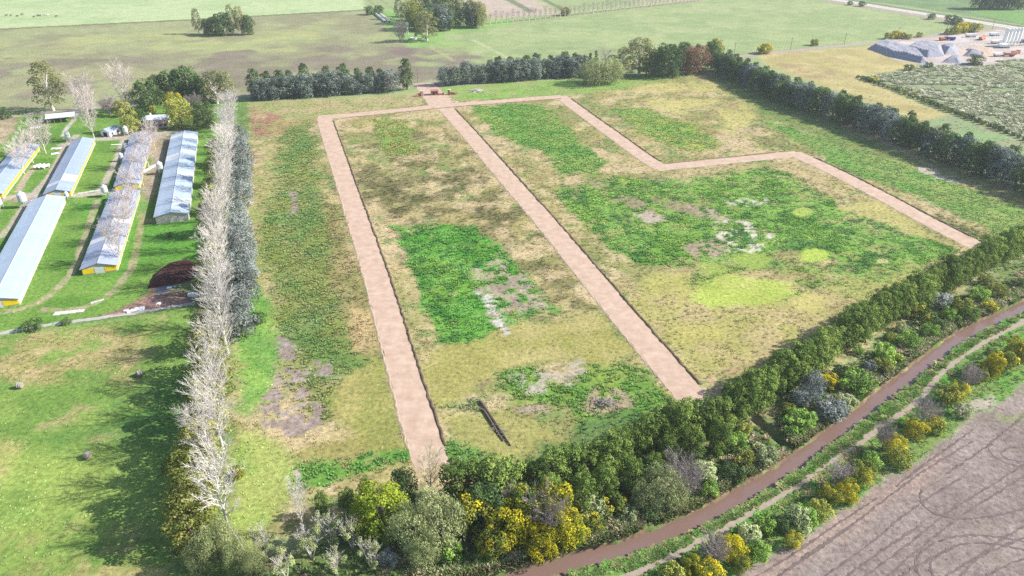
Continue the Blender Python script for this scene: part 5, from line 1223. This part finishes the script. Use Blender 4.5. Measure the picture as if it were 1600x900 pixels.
# scrub plot at the upper right
SC = GL([(1342,121),(1440,104),(1600,91),(1760,84),(1760,285),(1600,219),(1470,170)])
n = 60000; bx0, bx1 = min(p[0] for p in SC), max(p[0] for p in SC); by0, by1 = min(p[1] for p in SC), max(p[1] for p in SC)
xx = rng.uniform(bx0, bx1, n); yy = rng.uniform(by0, by1, n); ok = (poly_sd(SC, xx, yy) > 2) & (fbm(xx, yy, 8, 4, 12) > .46); xx, yy = xx[ok], yy[ok]; n = len(xx)
pal = np.array([alb(206,200,160), alb(150,160,104), alb(178,180,136), alb(120,140,84)]); cc = pal[rng.integers(0,4,n)]*(1+rng.normal(size=(n,1))*.12)
w_ = rng.uniform(.8,1.8,n); scatter('scrub', 'pale grey-green scrub filling the plot below the gravel yard', 'scrub', xx, yy, np.clip((cc*.7+cc.mean(1)[:,None]*.3)*2.0,0,.9), np.stack([w_, w_, w_*rng.uniform(.3,.55,n)], 1), S_scrub)
# reeds and rank growth on the creek banks
n = 16000; i = rng.integers(0, len(STREAM)-1, n); u = rng.random(n); S_ = np.array(STREAM)
bx = S_[i]*(1-u)[:,None]+S_[i+1]*u[:,None]; tv = S_[i+1]-S_[i]; tv /= np.linalg.norm(tv, axis=1)[:,None]
side = np.where(rng.random(n) < .68, 1, -1); off = (2.5+np.abs(rng.normal(size=n))*2.6)*side
xx = bx[:,0]-tv[:,1]*off; yy = bx[:,1]+tv[:,0]*off
ok = (np.abs(xx) < yy*.75+45) & (yy > 85) & clear(xx, yy) & (fbm(xx, yy, 3.5, 3, 44) > .4); xx, yy, side, off = xx[ok], yy[ok], side[ok], off[ok]; n = len(xx)
pal = np.array([alb(196,176,140), alb(150,164,96), alb(120,156,70), alb(212,196,164), alb(98,140,56)]); pick = np.where(side > 0, rng.integers(0,5,n), rng.choice([1,2,4], n))
w_ = rng.uniform(.6,1.5,n); scatter('bank_reeds', 'pale reeds and rank weeds along both creek banks', 'reeds', xx, yy, np.clip(np.where((side > 0)[:,None], pal[pick]*1.5, np.array([alb(120,176,62), alb(146,164,84), alb(96,148,56), alb(172,164,110)])[rng.integers(0,4,n)]*rng.uniform(.9,1.9,(n,1)))*(1+rng.normal(size=(n,1))*.15),0,.9), np.stack([w_, w_, np.where(side > 0, rng.uniform(.5,1.4,n), rng.uniform(.12,.42,n))], 1), S_scrub)

# ================================================================== thin air: far fields pale a little
hb = MB().box((0, 5500, 62), (340000, 14000, 132))
hz_m = bpy.data.materials.new('haze'); hz_m.use_nodes = True; t = hz_m.node_tree
t.nodes.remove(t.nodes['Principled BSDF']); pv = t.nodes.new('ShaderNodeVolumePrincipled')
pv.inputs['Color'].default_value = (.86,.92,1,1); pv.inputs['Density'].default_value = .00011; pv.inputs['Anisotropy'].default_value = .2
t.links.new(pv.outputs[0], t.nodes['Material Output'].inputs['Volume'])
o = hb.obj('haze', hz_m); stuff(o)
scn.cycles.volume_bounces = 0
